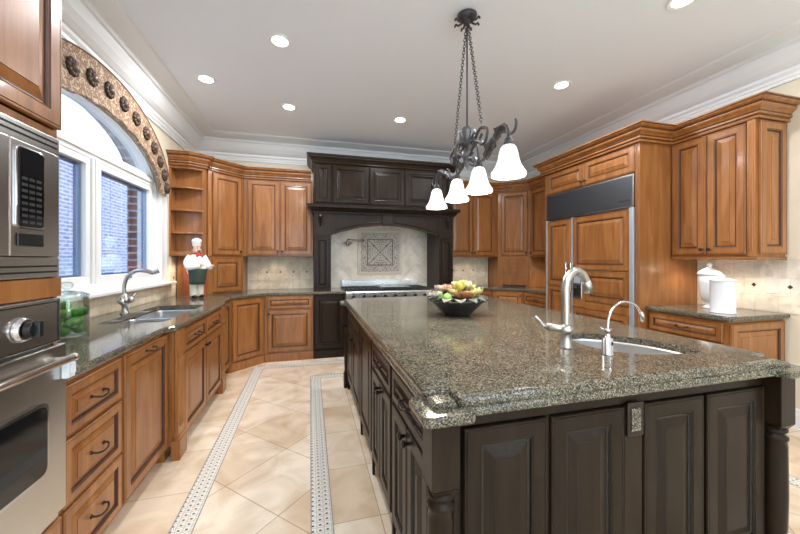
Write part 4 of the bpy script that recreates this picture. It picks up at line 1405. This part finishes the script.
# ------------------------------------------------------------------ valance over the window
m = mat('damask', (.6, .48, .33), .8)
mp = coords(m, (1, 1, 1), False)
vo = nd(m, 'ShaderNodeTexNoise'); vo.inputs['Scale'].default_value = 20; vo.inputs['Detail'].default_value = 1.0; vo.inputs['Distortion'].default_value = 1.6
lk(m, mp, 0, vo, 'Vector')
r = ramp(m, [(.36, (.50, .38, .25)), (.44, (.15, .075, .045)), (.50, (.36, .22, .14)), (.56, (.13, .065, .04)), (.64, (.52, .41, .28))])
lk(m, vo, 'Fac', r, 0); lk(m, r, 0, bsdf(m), 'Base Color')
t = thing('window_valance', 'arched damask fabric valance with dark rosettes above the window', 'valance', (0, 0, 0))
bm = new()
N = 48; th0, th1 = R(7), R(173)
L = []
for x in (WALLX + .030, WALLX + .065):
    o_, i_ = [], []
    for k in range(N + 1):
        a = th0 + (th1 - th0) * k / N
        o_.append(bm.verts.new((x, WC + 1.24 * math.cos(a), 2.0 + .845 * math.sin(a))))
        i_.append(bm.verts.new((x, WC + 1.01 * math.cos(a), 2.0 + .53 * math.sin(a) + .008 * math.sin(k * 1.6))))
    L.append((o_, i_))
(o0, i0), (o1, i1) = L
for k in range(N):
    bm.faces.new((o1[k], o1[k + 1], i1[k + 1], i1[k])); bm.faces.new((o0[k], o0[k + 1], i0[k + 1], i0[k]))
    bm.faces.new((o0[k], o0[k + 1], o1[k + 1], o1[k])); bm.faces.new((i0[k], i0[k + 1], i1[k + 1], i1[k]))
for k in (0, N): bm.faces.new((o0[k], o1[k], i1[k], i0[k]))
link('fabric', bm, m, t)
bm = new()
tube(bm, [(WALLX + .066, WC + 1.242 * math.cos(R(7 + 166 * k / 60)), 2.0 + .847 * math.sin(R(7 + 166 * k / 60))) for k in range(61)], .006, 8)
link('cord', bm, mat('brown_cord', (.16, .09, .05), .7), t, True)
MR = mat('rosette_fabric', (.055, .032, .022), .6)
MRE = mat('rosette_rim', (.10, .055, .03), .4)
for k in range(15):
    a = R(12 + 156 * k / 14)
    y, z = WC + 1.125 * math.cos(a), 2.0 + .69 * math.sin(a)
    bm = new()
    for j in range(10):
        b = 2 * PI * j / 10
        ball(bm, (WALLX + .072, y + .044 * math.cos(b), z + .044 * math.sin(b)), .020, 8, 6, s=(.8, 1, 1))
    ball(bm, (WALLX + .076, y, z), .034, 12, 8, mi=1, s=(.8, 1, 1))
    link('rosette', bm, [MR, MRE], t, True)

# ------------------------------------------------------------------ ceiling lights
M_BULB = mat('downlight_glow', (1, 1, 1), .5, emit=(1, .95, .88), estr=6)
LD = ['recessed ceiling light nearest above the left floor aisle', 'small recessed ceiling light nearest the window', 'recessed ceiling light near the left end of the range hood', 'recessed ceiling light near the right part of range hood',
      'recessed ceiling light right of the chandelier above the refrigerator aisle', 'recessed ceiling light at the top edge, right of the chandelier']
for i, (x, y) in enumerate(DOWN):
    if i >= 6: continue
    t = thing('ceiling_light', LD[i], 'ceiling light', (x, y, ZC), 0, 'recessed ceiling lights')
    bm = new()
    prof = [(.062, -.004), (.088, -.008), (.09, -.001), (.062, -.001)]
    rings = [[bm.verts.new((r_ * math.cos(2 * PI * k / 28), r_ * math.sin(2 * PI * k / 28), z_)) for k in range(28)] for r_, z_ in prof]
    for q in range(4):
        for k in range(28): bm.faces.new((rings[q][k], rings[q][(k + 1) % 28], rings[(q + 1) % 4][(k + 1) % 28], rings[(q + 1) % 4][k]))
    link('trim_ring', bm, M_WHITE, t)
    bm = new(); lathe(bm, [(.0605, -.006), (.0605, -.002)], seg=28); link('bulb', bm, M_BULB, t)

# ------------------------------------------------------------------ chandelier
CX_, CY_ = 1.08, 2.18
M_WI = mat('wrought_iron', (.075, .07, .075), .45, .5)
M_WIL = mat('antique_silver', (.16, .165, .17), .38, .6)
M_SHADE = mat('frosted_shade', (.95, .93, .90), .5, emit=(1, .95, .87), estr=.5)
t = thing('chandelier', 'wrought iron island chandelier with scrolled arms and white glass bell shades', 'chandelier', (CX_, CY_, ZC))
bm = new()
lathe(bm, [(.001, -.075), (.016, -.07), (.022, -.055), (.045, -.045), (.065, -.028), (.07, -.01), (.05, -.001)], seg=24)
for k in range(8):
    a = 2 * PI * k / 8
    tube(bm, bez([(.03 * math.cos(a), .03 * math.sin(a), -.05), (.065 * math.cos(a), .065 * math.sin(a), -.06), (.085 * math.cos(a), .085 * math.sin(a), -.045), (.092 * math.cos(a), .092 * math.sin(a), -.062)], 8), .007, 6)
link('canopy', bm, M_WI, t, True)
ZH = -.80   # top of hub
bm = new(); tube(bm, [(0, 0, -.07), (0, 0, ZH)], .006, 8); link('stem', bm, M_WI, t, True)


def chain(a, b, n):
    bm = new()
    a, b = Vector(a), Vector(b)
    d = (b - a).normalized()
    s = d.orthogonal().normalized(); w_ = d.cross(s)
    ln = (b - a).length / n
    for i in range(n):
        c0_ = a.lerp(b, (i + .5) / n)
        e = s if i % 2 else w_
        pts = [c0_ + d * (ln * .66) * math.cos(2 * PI * k / 10) + e * .010 * math.sin(2 * PI * k / 10) for k in range(10)]
        tube(bm, pts, .0028, 5, closed=True)
    return bm


link('chain', chain((0, -.012, -.075), (0, -.21, ZH - .06), 40), M_WI, t, True)
link('chain', chain((0, .012, -.075), (0, .21, ZH - .06), 40), M_WI, t, True)
bm = new()
lathe(bm, [(.004, ZH - .30), (.012, ZH - .285), (.022, ZH - .265), (.014, ZH - .245), (.022, ZH - .23), (.042, ZH - .205), (.03, ZH - .18), (.016, ZH - .165), (.018, ZH - .15), (.036, ZH - .13), (.05, ZH - .09), (.06, ZH - .045), (.058, ZH - .03), (.035, ZH - .018), (.028, ZH - .005), (.012, ZH)], seg=24)
for k in range(12):
    a = 2 * PI * k / 12
    tube(bm, [(.020 * math.cos(a), .020 * math.sin(a), ZH - .15), (.050 * math.cos(a), .050 * math.sin(a), ZH - .10), (.062 * math.cos(a), .062 * math.sin(a), ZH - .045)], [.004, .007, .006], 6)
link('hub', bm, M_WIL, t, True)
# long scrolled arms along the island, two shades on each side
SH = [(-.055, -.60), (0, -.17), (0, .17), (-.02, .54)]
ZS = 1.965 - ZC   # top of the shade, local
for s in (-1, 1):
    e = .60 if s < 0 else .54
    ex = -.055 if s < 0 else -.02
    f_ = e / .60
    Q = lambda y, z: (ex * (y / .60) ** 2, s * y * f_, z)
    for pts, r_ in (
        # big C-scroll rising beside the hub
        ([Q(.05, ZH - .22), Q(.10, ZH - .17), Q(.14, ZH - .12), Q(.20, ZH - .09), Q(.27, ZH - .11), Q(.31, ZH - .14), Q(.28, ZH - .20), Q(.22, ZH - .20), Q(.20, ZH - .16), Q(.23, ZH - .135)], .009),
        # sweeping lower arm to the outer shade
        ([Q(.02, ZH - .24), Q(.12, ZH - .29), Q(.24, ZH - .31), Q(.34, ZH - .28), Q(.42, ZH - .235), Q(.50, ZH - .21), Q(.56, ZH - .215), Q(.60, ZH - .26), (ex, s * e, ZS + .03)], .010),
        # end curl beyond the shade
        ([Q(.46, ZH - .215), Q(.56, ZH - .25), Q(.63, ZH - .285), Q(.68, ZH - .285), Q(.70, ZH - .255), Q(.69, ZH - .235)], .007),
        # inner shade hook
        ([Q(.04, ZH - .25), Q(.08, ZH - .19), Q(.14, ZH - .18), Q(.17 / f_, ZH - .24), (0, s * .17, ZS + .03)], .008),
        # small volutes
        ([Q(.10 + .05 * (1 - k / 22) * math.cos(k * .5), ZH - .13 + .05 * (1 - k / 22) * math.sin(k * .5)) for k in range(22)], .0065),
        ([Q(.37 + .05 * (1 - k / 22) * math.cos(k * .5), ZH - .26 + .05 * (1 - k / 22) * math.sin(k * .5)) for k in range(22)], .0065),
    ):
        bm = new(); tube(bm, bez(pts, 40) if len(pts) < 15 else pts, r_, 8)
        link('arm', bm, M_WI, t, True)
    for (y0_, z0_, y1_, z1_, w0) in ((.28, -.31, .42, -.23, .036), (.14, -.16, .25, -.21, .030), (.42, -.24, .55, -.20, .034), (.05, -.24, .14, -.29, .03), (.02, -.19, .10, -.12, .03)):
        bm = new()
        for q in (-1, 1):
            P0, P1 = Vector(Q(y0_, ZH + z0_)), Vector(Q(y1_, ZH + z1_))
            pts = []
            for k in range(7):
                f = k / 6
                c_ = P0.lerp(P1, f) + Vector((0, 0, .025 * math.sin(PI * f)))
                pts.append((c_, w0 * math.sin(PI * (f * .86 + .1)) * (1 + .25 * math.sin(k * 2.5))))
            A = [bm.verts.new(c_ + Vector((0, 0, .006))) for c_, w_ in pts]
            B = [bm.verts.new(c_ + Vector((q * w_, 0, -.010))) for c_, w_ in pts]
            C_ = [bm.verts.new(c_ + Vector((0, 0, -.006))) for c_, w_ in pts]
            for k in range(6):
                bm.faces.new((A[k], A[k + 1], B[k + 1], B[k])); bm.faces.new((C_[k], C_[k + 1], B[k + 1], B[k]))
        bmesh.ops.remove_doubles(bm, verts=bm.verts, dist=1e-5)
        link('leaf_ornament', bm, M_WIL, t, True)
# cross scrolls at the hub
for q in (-1, 1):
    bm = new()
    tube(bm, bez([(0, 0, ZH - .25), (q * .05, 0, ZH - .27), (q * .09, 0, ZH - .20), (q * .07, 0, ZH - .13), (q * .035, 0, ZH - .15), (q * .05, 0, ZH - .19)], 30), .0075, 8)
    link('arm', bm, M_WI, t, True)
for dx, dy in SH:
    bm = new(); lathe(bm, [(.010, ZS + .045), (.022, ZS + .03), (.026, ZS + .005), (.022, ZS - .001)], (dx, dy), 20)
    sk = link('socket', bm, M_WI, t, True)
    bm = new()
    pr = [(.020, 0), (.030, -.004), (.042, -.018), (.049, -.045), (.056, -.08), (.066, -.11), (.079, -.132), (.090, -.148), (.093, -.160), (.090, -.165)]
    seg = 32
    rr = [[bm.verts.new((dx + r_ * math.cos(2 * PI * k / seg), dy + r_ * math.sin(2 * PI * k / seg), ZS + z_)) for k in range(seg)] for r_, z_ in pr]
    ri = [[bm.verts.new((dx + (r_ - .004) * math.cos(2 * PI * k / seg), dy + (r_ - .004) * math.sin(2 * PI * k / seg), ZS + z_ - .002)) for k in range(seg)] for r_, z_ in pr]
    for Q in (rr, ri):
        for a, b in zip(Q, Q[1:]):
            for k in range(seg): bm.faces.new((a[k], a[(k + 1) % seg], b[(k + 1) % seg], b[k]))
    for k in range(seg): bm.faces.new((rr[-1][k], rr[-1][(k + 1) % seg], ri[-1][(k + 1) % seg], ri[-1][k]))
    link('lamp_shade', bm, M_SHADE, sk, True)
    l = bpy.data.lights.new('shade_lamp', 'POINT'); l.energy = 7; l.color = (1, .9, .76); l.shadow_soft_size = .03
    lo_ = bpy.data.objects.new('shade_lamp', l); COL.objects.link(lo_); lo_.location = (CX_ + dx, CY_ + dy, ZC + ZS - .13)

# ------------------------------------------------------------------ under-cabinet puck lights (warm glow on the counter walls)
for (x, y, z, e) in ((3.50, 2.28, 1.345, 1.0), (3.50, 2.0, 1.345, .6), (-.5, 5.15, 1.392, .25), (2.6, 5.15, 1.392, .25), (3.6, 4.2, 1.392, 1.5), (-1.42, 4.56, 1.39, .6)):
    l = bpy.data.lights.new('puck_lamp', 'SPOT'); l.energy = e * 5; l.color = (1, .80, .58); l.spot_size = R(150); l.spot_blend = .8; l.shadow_soft_size = .03
    lo_ = bpy.data.objects.new('puck_lamp', l); COL.objects.link(lo_); lo_.location = (x, y, z - .02)

# ------------------------------------------------------------------ counter objects
# chef figurine
t = thing('chef_figurine', 'painted chef figurine with white hat, red neckerchief and dark green apron on the counter', 'figurine', (-1.25, 4.30, CT + .001), R(42))
t.scale = (.74, .78, .965)
M_CW = mat('chef_white', (.84, .82, .76), .45); M_SKIN = mat('painted_skin', (.72, .42, .28), .45)
M_RED = mat('red_scarf', (.45, .03, .04), .45); M_APR = mat('green_apron', (.045, .065, .05), .5); M_CREAM = mat('cream_trousers', (.72, .68, .56), .5)
K = 1.0
bm = new()
for s in (-1, 1):
    lathe(bm, [(.050, .02), (.052, .04), (.052, .14), (.066, .26), (.072, .31)], (s * .045, 0), 20)
link('trousers', bm, M_CREAM, t, True)
for s in (-1, 1):
    bm = new(); ball(bm, (s * .052, -.03, .022), .05, 14, 8, s=(.75, 1.3, .42)); link('shoe', bm, M_BLACK, t, True)
bm = new()
lathe(bm, [(.09, .27), (.118, .29), (.130, .33), (.134, .39), (.122, .44), (.098, .49), (.06, .515), (.036, .53)], seg=28, sx=1.05, sy=.88)
link('torso', bm, M_CW, t, True)
# arms: left bent forward with hand out, right folded across the belly
bm = new(); tube(bm, bez([(.10, .0, .485), (.150, -.02, .42), (.152, -.05, .365), (.13, -.11, .36), (.115, -.14, .37)], 18), [.040 - .0009 * i for i in range(99)][:len(bez([(0, 0, 0)] * 5, 18))], 14) if False else None
p1 = bez([(.10, .0, .485), (.152, -.01, .42), (.155, -.05, .37), (.15, -.10, .36), (.15, -.135, .372)], 20)
tube(bm, p1, [.043 - .018 * i / len(p1) for i in range(len(p1))], 14)
p2 = bez([(-.10, .0, .485), (-.155, -.01, .42), (-.152, -.06, .37), (-.10, -.11, .37), (-.03, -.135, .385)], 20)
tube(bm, p2, [.043 - .018 * i / len(p2) for i in range(len(p2))], 14)
link('sleeve', bm, M_CW, t, True)
for (hx, hy, hz, dx_) in ((.15, -.152, .378, 1), (-.012, -.142, .39, 1)):
    bm = new(); ball(bm, (hx, hy, hz), .022, 12, 8, s=(1.1, 1, .7))
    for q in range(4): tube(bm, [(hx + .008, hy - .012 + .007 * q, hz), (hx + .028, hy - .014 + .007 * q, hz + .002), (hx + .036, hy - .012 + .007 * q, hz - .008)], [.0052, .0048, .004], 6)
    tube(bm, [(hx - .004, hy - .012, hz + .01), (hx + .010, hy - .022, hz + .022)], [.006, .0045], 6)
    link('hand', bm, M_SKIN, t, True)
bm = new()
seg = 16
rows = [(.345, .140, .124), (.33, .142, .126), (.26, .128, .116), (.20, .122, .110), (.165, .120, .106)]
A = []
for z, rx, ry in rows:
    A.append([bm.verts.new((rx * math.sin(R(-80 + 160 * k / seg)), -ry * math.cos(R(-80 + 160 * k / seg)), z)) for k in range(seg + 1)])
for a, b in zip(A, A[1:]):
    for k in range(seg): bm.faces.new((a[k], a[k + 1], b[k + 1], b[k]))
o = link('apron', bm, M_APR, t, True); sm = o.modifiers.new('s', 'SOLIDIFY'); sm.thickness = .006
bm = new(); ball(bm, (0, -.005, .575), .064, 20, 14, s=(.92, .98, 1.08))
ball(bm, (0, -.071, .57), .013, 10, 8); ball(bm, (-.056, 0, .57), .012, 8, 6, s=(.5, 1, 1.3)); ball(bm, (.056, 0, .57), .012, 8, 6, s=(.5, 1, 1.3))
for s in (-1, 1): ball(bm, (s * .028, -.050, .556), .018, 10, 8)
link('head', bm, M_SKIN, t, True)
bm = new()
for s in (-1, 1):
    ball(bm, (s * .022, -.0615, .588), .006, 8, 6); tube(bm, [(s * .010, -.066, .603), (s * .022, -.064, .607), (s * .034, -.056, .603)], .0028, 6)
    tube(bm, [(s * .002, -.074, .556), (s * .018, -.072, .553), (s * .036, -.060, .562)], [.006, .006, .002], 8)
    ball(bm, (s * .055, .008, .592), .018, 8, 6, s=(.45, 1, 1.2))
link('hair', bm, mat('dark_hair', (.05, .035, .03), .6), t, True)
bm = new(); tube(bm, [(-.012, -.066, .540), (0, -.069, .537), (.012, -.066, .540)], .0035, 6); link('mouth', bm, M_RED, t, True)
bm = new()
lathe(bm, [(.057, .612), (.060, .62), (.060, .648), (.066, .655)], seg=24)
for k in range(9):
    a = 2 * PI * k / 9
    ball(bm, (.038 * math.cos(a), .038 * math.sin(a), .672), .031, 12, 8, s=(1, 1, .85))
ball(bm, (0, 0, .685), .045, 14, 8, s=(1, 1, .6))
link('hat', bm, M_CW, t, True)
bm = new()
tube(bm, [(.050 * math.cos(2 * PI * k / 16), -.004 + .046 * math.sin(2 * PI * k / 16), .520) for k in range(16)], .016, 8, closed=True)
ball(bm, (0, -.062, .508), .016, 8, 6)
for s in (-1, 1): tube(bm, [(0, -.064, .508), (s * .022, -.078, .50), (s * .045, -.080, .492)], [.008, .013, .017], 8)
link('neckerchief', bm, M_RED, t, True)
bm = new()
for s in (-1, 1):
    for q in range(4): ball(bm, (s * .028, -.108 + abs(q - 1.5) * .003 + .012 * (q > 2), .36 + .036 * q), .0055, 8, 6)
link('button', bm, M_BLACK, t, True)

# glass jar with avocados
JX, JY = -1.335, 2.33
t = thing('glass_jar', 'large clear glass jar with lid by the wall oven, filled with green fruit', 'jar', (JX, JY, CT))


def shell(bm, prof, th, seg=32):
    pr = prof + [(max(r_ - th, .001), z_ + (th if i == 0 else 0)) for i, (r_, z_) in reversed(list(enumerate(prof)))]
    rr = [[bm.verts.new((max(r_, .0005) * math.cos(2 * PI * k / seg), max(r_, .0005) * math.sin(2 * PI * k / seg), z_)) for k in range(seg)] for r_, z_ in pr]
    for a, b in zip(rr, rr[1:]):
        for k in range(seg): bm.faces.new((a[k], a[(k + 1) % seg], b[(k + 1) % seg], b[k]))


bm = new(); shell(bm, [(.001, .001), (.092, .001), (.097, .006), (.097, .20), (.094, .212), (.094, .225)], .004); link('glass_body', bm, M_JAR, t, True)
bm = new(); shell(bm, [(.1, .227), (.101, .232), (.098, .238), (.07, .25), (.03, .258), (.001, .26)], .003)
lathe(bm, [(.008, .259), (.010, .268), (.026, .28), (.030, .295), (.022, .308), (.001, .312)], seg=20)
link('lid', bm, M_JAR, t, True)
MG = mat('avocado_green', (.06, .2, .03), .35)
n = nd(MG, 'ShaderNodeTexNoise'); n.inputs['Scale'].default_value = 60; lk(MG, coords(MG), 0, n, 'Vector')
r = ramp(MG, [(.35, (.05, .22, .03)), (.6, (.12, .36, .06)), (.8, (.24, .48, .10))]); lk(MG, n, 'Fac', r, 0); lk(MG, r, 0, bsdf(MG), 'Base Color')
bm = new()
prof = []
for k in range(13):
    f = k / 12; a = PI * f
    prof.append((.0275 * math.sin(a) * (1 - .16 * math.cos(a)), -.048 * math.cos(a)))
lathe(bm, prof, seg=18)
av0 = link('green_fruit', bm, MG, None, True)
AV = [(.038, .036, .034, 80, 45), (-.040, .026, .034, 85, -40), (-.004, -.050, .034, 88, 95), (.048, -.030, .082, 84, 150), (-.044, -.028, .084, 78, 60), (.002, .050, .084, 88, 90), (.004, -.046, .132, 86, 85), (.040, .030, .132, 82, 130), (-.045, .025, .130, 80, 50), (.0, -.01, .175, 86, 40)]
vis = ['on the bottom of the jar', 'in the middle of the pile', 'at the top of the pile']
for i, (x, y, z, tx, rz) in enumerate(AV):
    o = av0 if i == 0 else av0.copy()
    if i: COL.objects.link(o)
    o.location = (JX + x * .98, JY + y * .98, CT + z + .002); o.rotation_euler = (R(tx), 0, R(rz))
    layer = 'bottom' if z < .05 else 'middle' if z < .1 else 'upper' if z < .15 else 'topmost'
    tag(o, 'oval green fruit in the %s layer inside the glass jar' % layer, 'fruit', 'green fruit in the glass jar')

# flower bowl on island
BX, BY = 1.075, 2.33
t = thing('bowl', 'black flared square bowl of dried flowers on the island', 'bowl', (BX, BY, CI), R(20))
bm = new()
prof = [(.001, .0), (.075, 0), (.082, .004), (.125, .05), (.165, .095), (.200, .118), (.197, .124), (.155, .104), (.115, .06), (.07, .016), (.001, .012)]
lathe(bm, prof, seg=32, power=3.2)
link('bowl_body', bm, mat('black_bowl', (.022, .024, .026), .32), t, True)
t2 = thing
def petal_flower(name, label, cat, x, y, z, size, col, n, layers, cup, tilt=(0, 0), col2=None, group=None):
    mname = 'petal_%s' % name + str(col)
    col = tuple(c_ * .62 for c_ in col)
    pm = MATS.get(mname)
    if not pm:
        pm = mat(mname, col, .6)
        n_ = nd(pm, 'ShaderNodeTexNoise'); n_.inputs['Scale'].default_value = 25; lk(pm, coords(pm), 0, n_, 'Vector')
        r_ = ramp(pm, [(.35, col), (.65, col2 or tuple(min(1, c_ * 1.35) for c_ in col))]); lk(pm, n_, 'Fac', r_, 0); lk(pm, r_, 0, bsdf(pm), 'Base Color')
    T = thing(name, label, cat, (BX + x, BY + y, CI + z), random.random() * 6, group)
    T.rotation_euler = (tilt[0], tilt[1], random.random() * 6)
    bm = new()
    for L_ in range(layers):
        f = 1 - L_ * .24
        c_up = cup + L_ * .25
        for k in range(n):
            a = 2 * PI * (k + .5 * (L_ % 2)) / n
            ca, sa = math.cos(a), math.sin(a)
            R_ = size * f
            rows = []
            for q in range(6):
                u = q / 5
                rad = R_ * math.sin(min(1, u * .95) * PI / 2) * (1 - .35 * c_up * u)
                h = R_ * c_up * u * u * 1.3 - (0.1 * R_ * max(0, u - .75) * 4)
                wd = R_ * .42 * math.sin(PI * (u * .82 + .12))
                rows.append([bm.verts.new((ca * rad - sa * e * wd, sa * rad + ca * e * wd, h + .15 * R_ * abs(e))) for e in (-1, 0, 1)])
            for p, q in zip(rows, rows[1:]):
                for e in range(2): bm.faces.new((p[e], p[e + 1], q[e + 1], q[e]))
    o = link('petals', bm, pm, T, True); sm = o.modifiers.new('s', 'SOLIDIFY'); sm.thickness = .002
    bm = new(); ball(bm, (0, 0, size * .12), size * .2, 10, 8); link('flower_center', bm, pm, T, True)
    return T


FL = [('flower', 'large bright yellow green bloom in the middle of the bowl', .0, -.05, .185, .062, (.62, .58, .12), 5, 2, .9, None),
      ('flower', 'copper orange bloom at the front of the bowl', .01, -.105, .135, .085, (.42, .19, .07), 6, 2, .25, None),
      ('flower', 'pale yellow bloom at the right rim of the bowl', .135, -.05, .150, .070, (.66, .64, .25), 6, 2, .5, None),
      ('flower', 'pale yellow bloom behind the right rim bloom', .12, .03, .175, .062, (.62, .55, .22), 6, 2, .5, None),
      ('flower', 'cream pink bloom at the top of the pile', .03, .05, .195, .06, (.70, .48, .38), 7, 2, .7, None),
      ('flower', 'dusty pink bloom left of the yellow bloom', -.075, .02, .175, .055, (.55, .34, .22), 7, 2, .7, None),
      ('flower', 'pale mauve bloom at the left side of the bowl', -.125, .04, .170, .06, (.50, .38, .33), 7, 2, .6, None),
      ('flower', 'greyish bloom hanging over the left rim', -.18, -.02, .145, .058, (.42, .38, .34), 7, 2, .4, None),
      ('flower', 'light cream bloom right of the top of the pile', .075, .0, .200, .055, (.72, .64, .42), 6, 2, .7, None),
      ('flower', 'dark reddish bloom at the back of the pile', -.02, .12, .160, .05, (.30, .13, .09), 7, 2, .6, None),
      ('flower', 'yellow cream bloom at the left front of the pile', -.06, -.045, .16, .045, (.66, .56, .25), 6, 2, .7, None),
      ('flower', 'small dark olive bloom at the right back of the pile', .10, .10, .185, .05, (.22, .15, .08), 7, 2, .6, None)]
for nm, lb, x, y, z, sz, cl, n_, ly, cu, _ in FL:
    petal_flower(nm, lb, 'flower', x, y, z, sz, cl, n_, ly, cu, (random.uniform(-.3, .1) + (-.35 if y < -.08 else 0) * -1 * 0 + (.5 if y < -.08 else 0), random.uniform(-.2, .2)), group='dried flowers in the bowl')
MP = mat('pale_green_fruit', (.22, .36, .09), .4)
for x, y, z, r_, lb in ((-.115, -.075, .135, .036, 'round pale green ball at the left front of the bowl'), (-.155, -.02, .150, .030, 'small green ball beside the left rim of the bowl'), (.07, -.075, .15, .030, 'green ball right of the yellow bloom')):
    bm = new(); ball(bm, (0, 0, 0), r_, 16, 12, s=(1, 1, 1.1)); tube(bm, [(0, 0, r_), (.002, 0, r_ * 1.3)], .003, 6)
    o = link('green_ball', bm, MP, None, True, loc=(BX + x, BY + y, CI + z)); tag(o, lb, 'decoration')
MLF = mat('dried_leaf', (.17, .18, .14), .6)
for i in range(12):
    a = 2 * PI * i / 12 + .2
    bm = new()
    rows = []
    for q in range(7):
        u = q / 6
        rad = .11 + .115 * u; wd = .045 * math.sin(PI * (u * .9 + .08))
        h = .118 + .012 * math.sin(u * PI) - .022 * max(0, u - .5)
        rows.append([bm.verts.new((math.cos(a) * rad - math.sin(a) * e * wd, math.sin(a) * rad + math.cos(a) * e * wd, h + .010 * abs(e))) for e in (-1, 0, 1)])
    for p, q in zip(rows, rows[1:]):
        for e in range(2): bm.faces.new((p[e], p[e + 1], q[e + 1], q[e]))
    o = link('dried_leaf', bm, MLF, None, True, loc=(BX, BY, CI)); sm = o.modifiers.new('s', 'SOLIDIFY'); sm.thickness = .002
    tag(o, 'grey green dried leaf lying over the rim of the flower bowl', 'leaf', 'dried leaves around the bowl rim')

# canisters at right
t = thing('urn', 'white footed ceramic urn with domed lid and finial on the right counter', 'urn', (3.49, 2.20, CT))
bm = new(); lathe(bm, [(.052, 0), (.055, .006), (.046, .016), (.022, .036), (.020, .048), (.030, .056), (.052, .070), (.066, .10), (.073, .15), (.080, .23), (.080, .30)], seg=32); link('urn_body', bm, M_CERAM, t, True)
bm = new(); lathe(bm, [(.087, .301), (.089, .308), (.084, .318), (.064, .338), (.036, .354), (.016, .362), (.012, .372), (.019, .384), (.019, .395), (.008, .408), (.001, .413)], seg=32); link('lid', bm, M_CERAM, t, True)
t = thing('canister', 'straight white ceramic canister with flat lid in front of the footed urn', 'canister', (3.30, 1.985, CT))
bm = new(); lathe(bm, [(.083, 0), (.086, .004), (.082, .010), (.080, .018), (.081, .255), (.084, .26)], seg=32); link('canister_body', bm, M_CERAM, t, True)
bm = new(); lathe(bm, [(.086, .261), (.088, .266), (.085, .272), (.045, .282), (.014, .286), (.010, .292), (.014, .302), (.012, .312), (.001, .316)], seg=32); link('lid', bm, M_CERAM, t, True)

# switch plate on right backsplash
bm = new(); box(bm, WALLR - .020, WALLR - .0125, 1.875, 1.955, 1.07, 1.21); box(bm, WALLR - .0235, WALLR - .020, 1.90, 1.93, 1.105, 1.175)
tag(link('wall_outlet', bm, M_PLASTIC, bevel=.002), 'ivory outlet plate between two dark diamond tiles on the right backsplash', 'outlet')
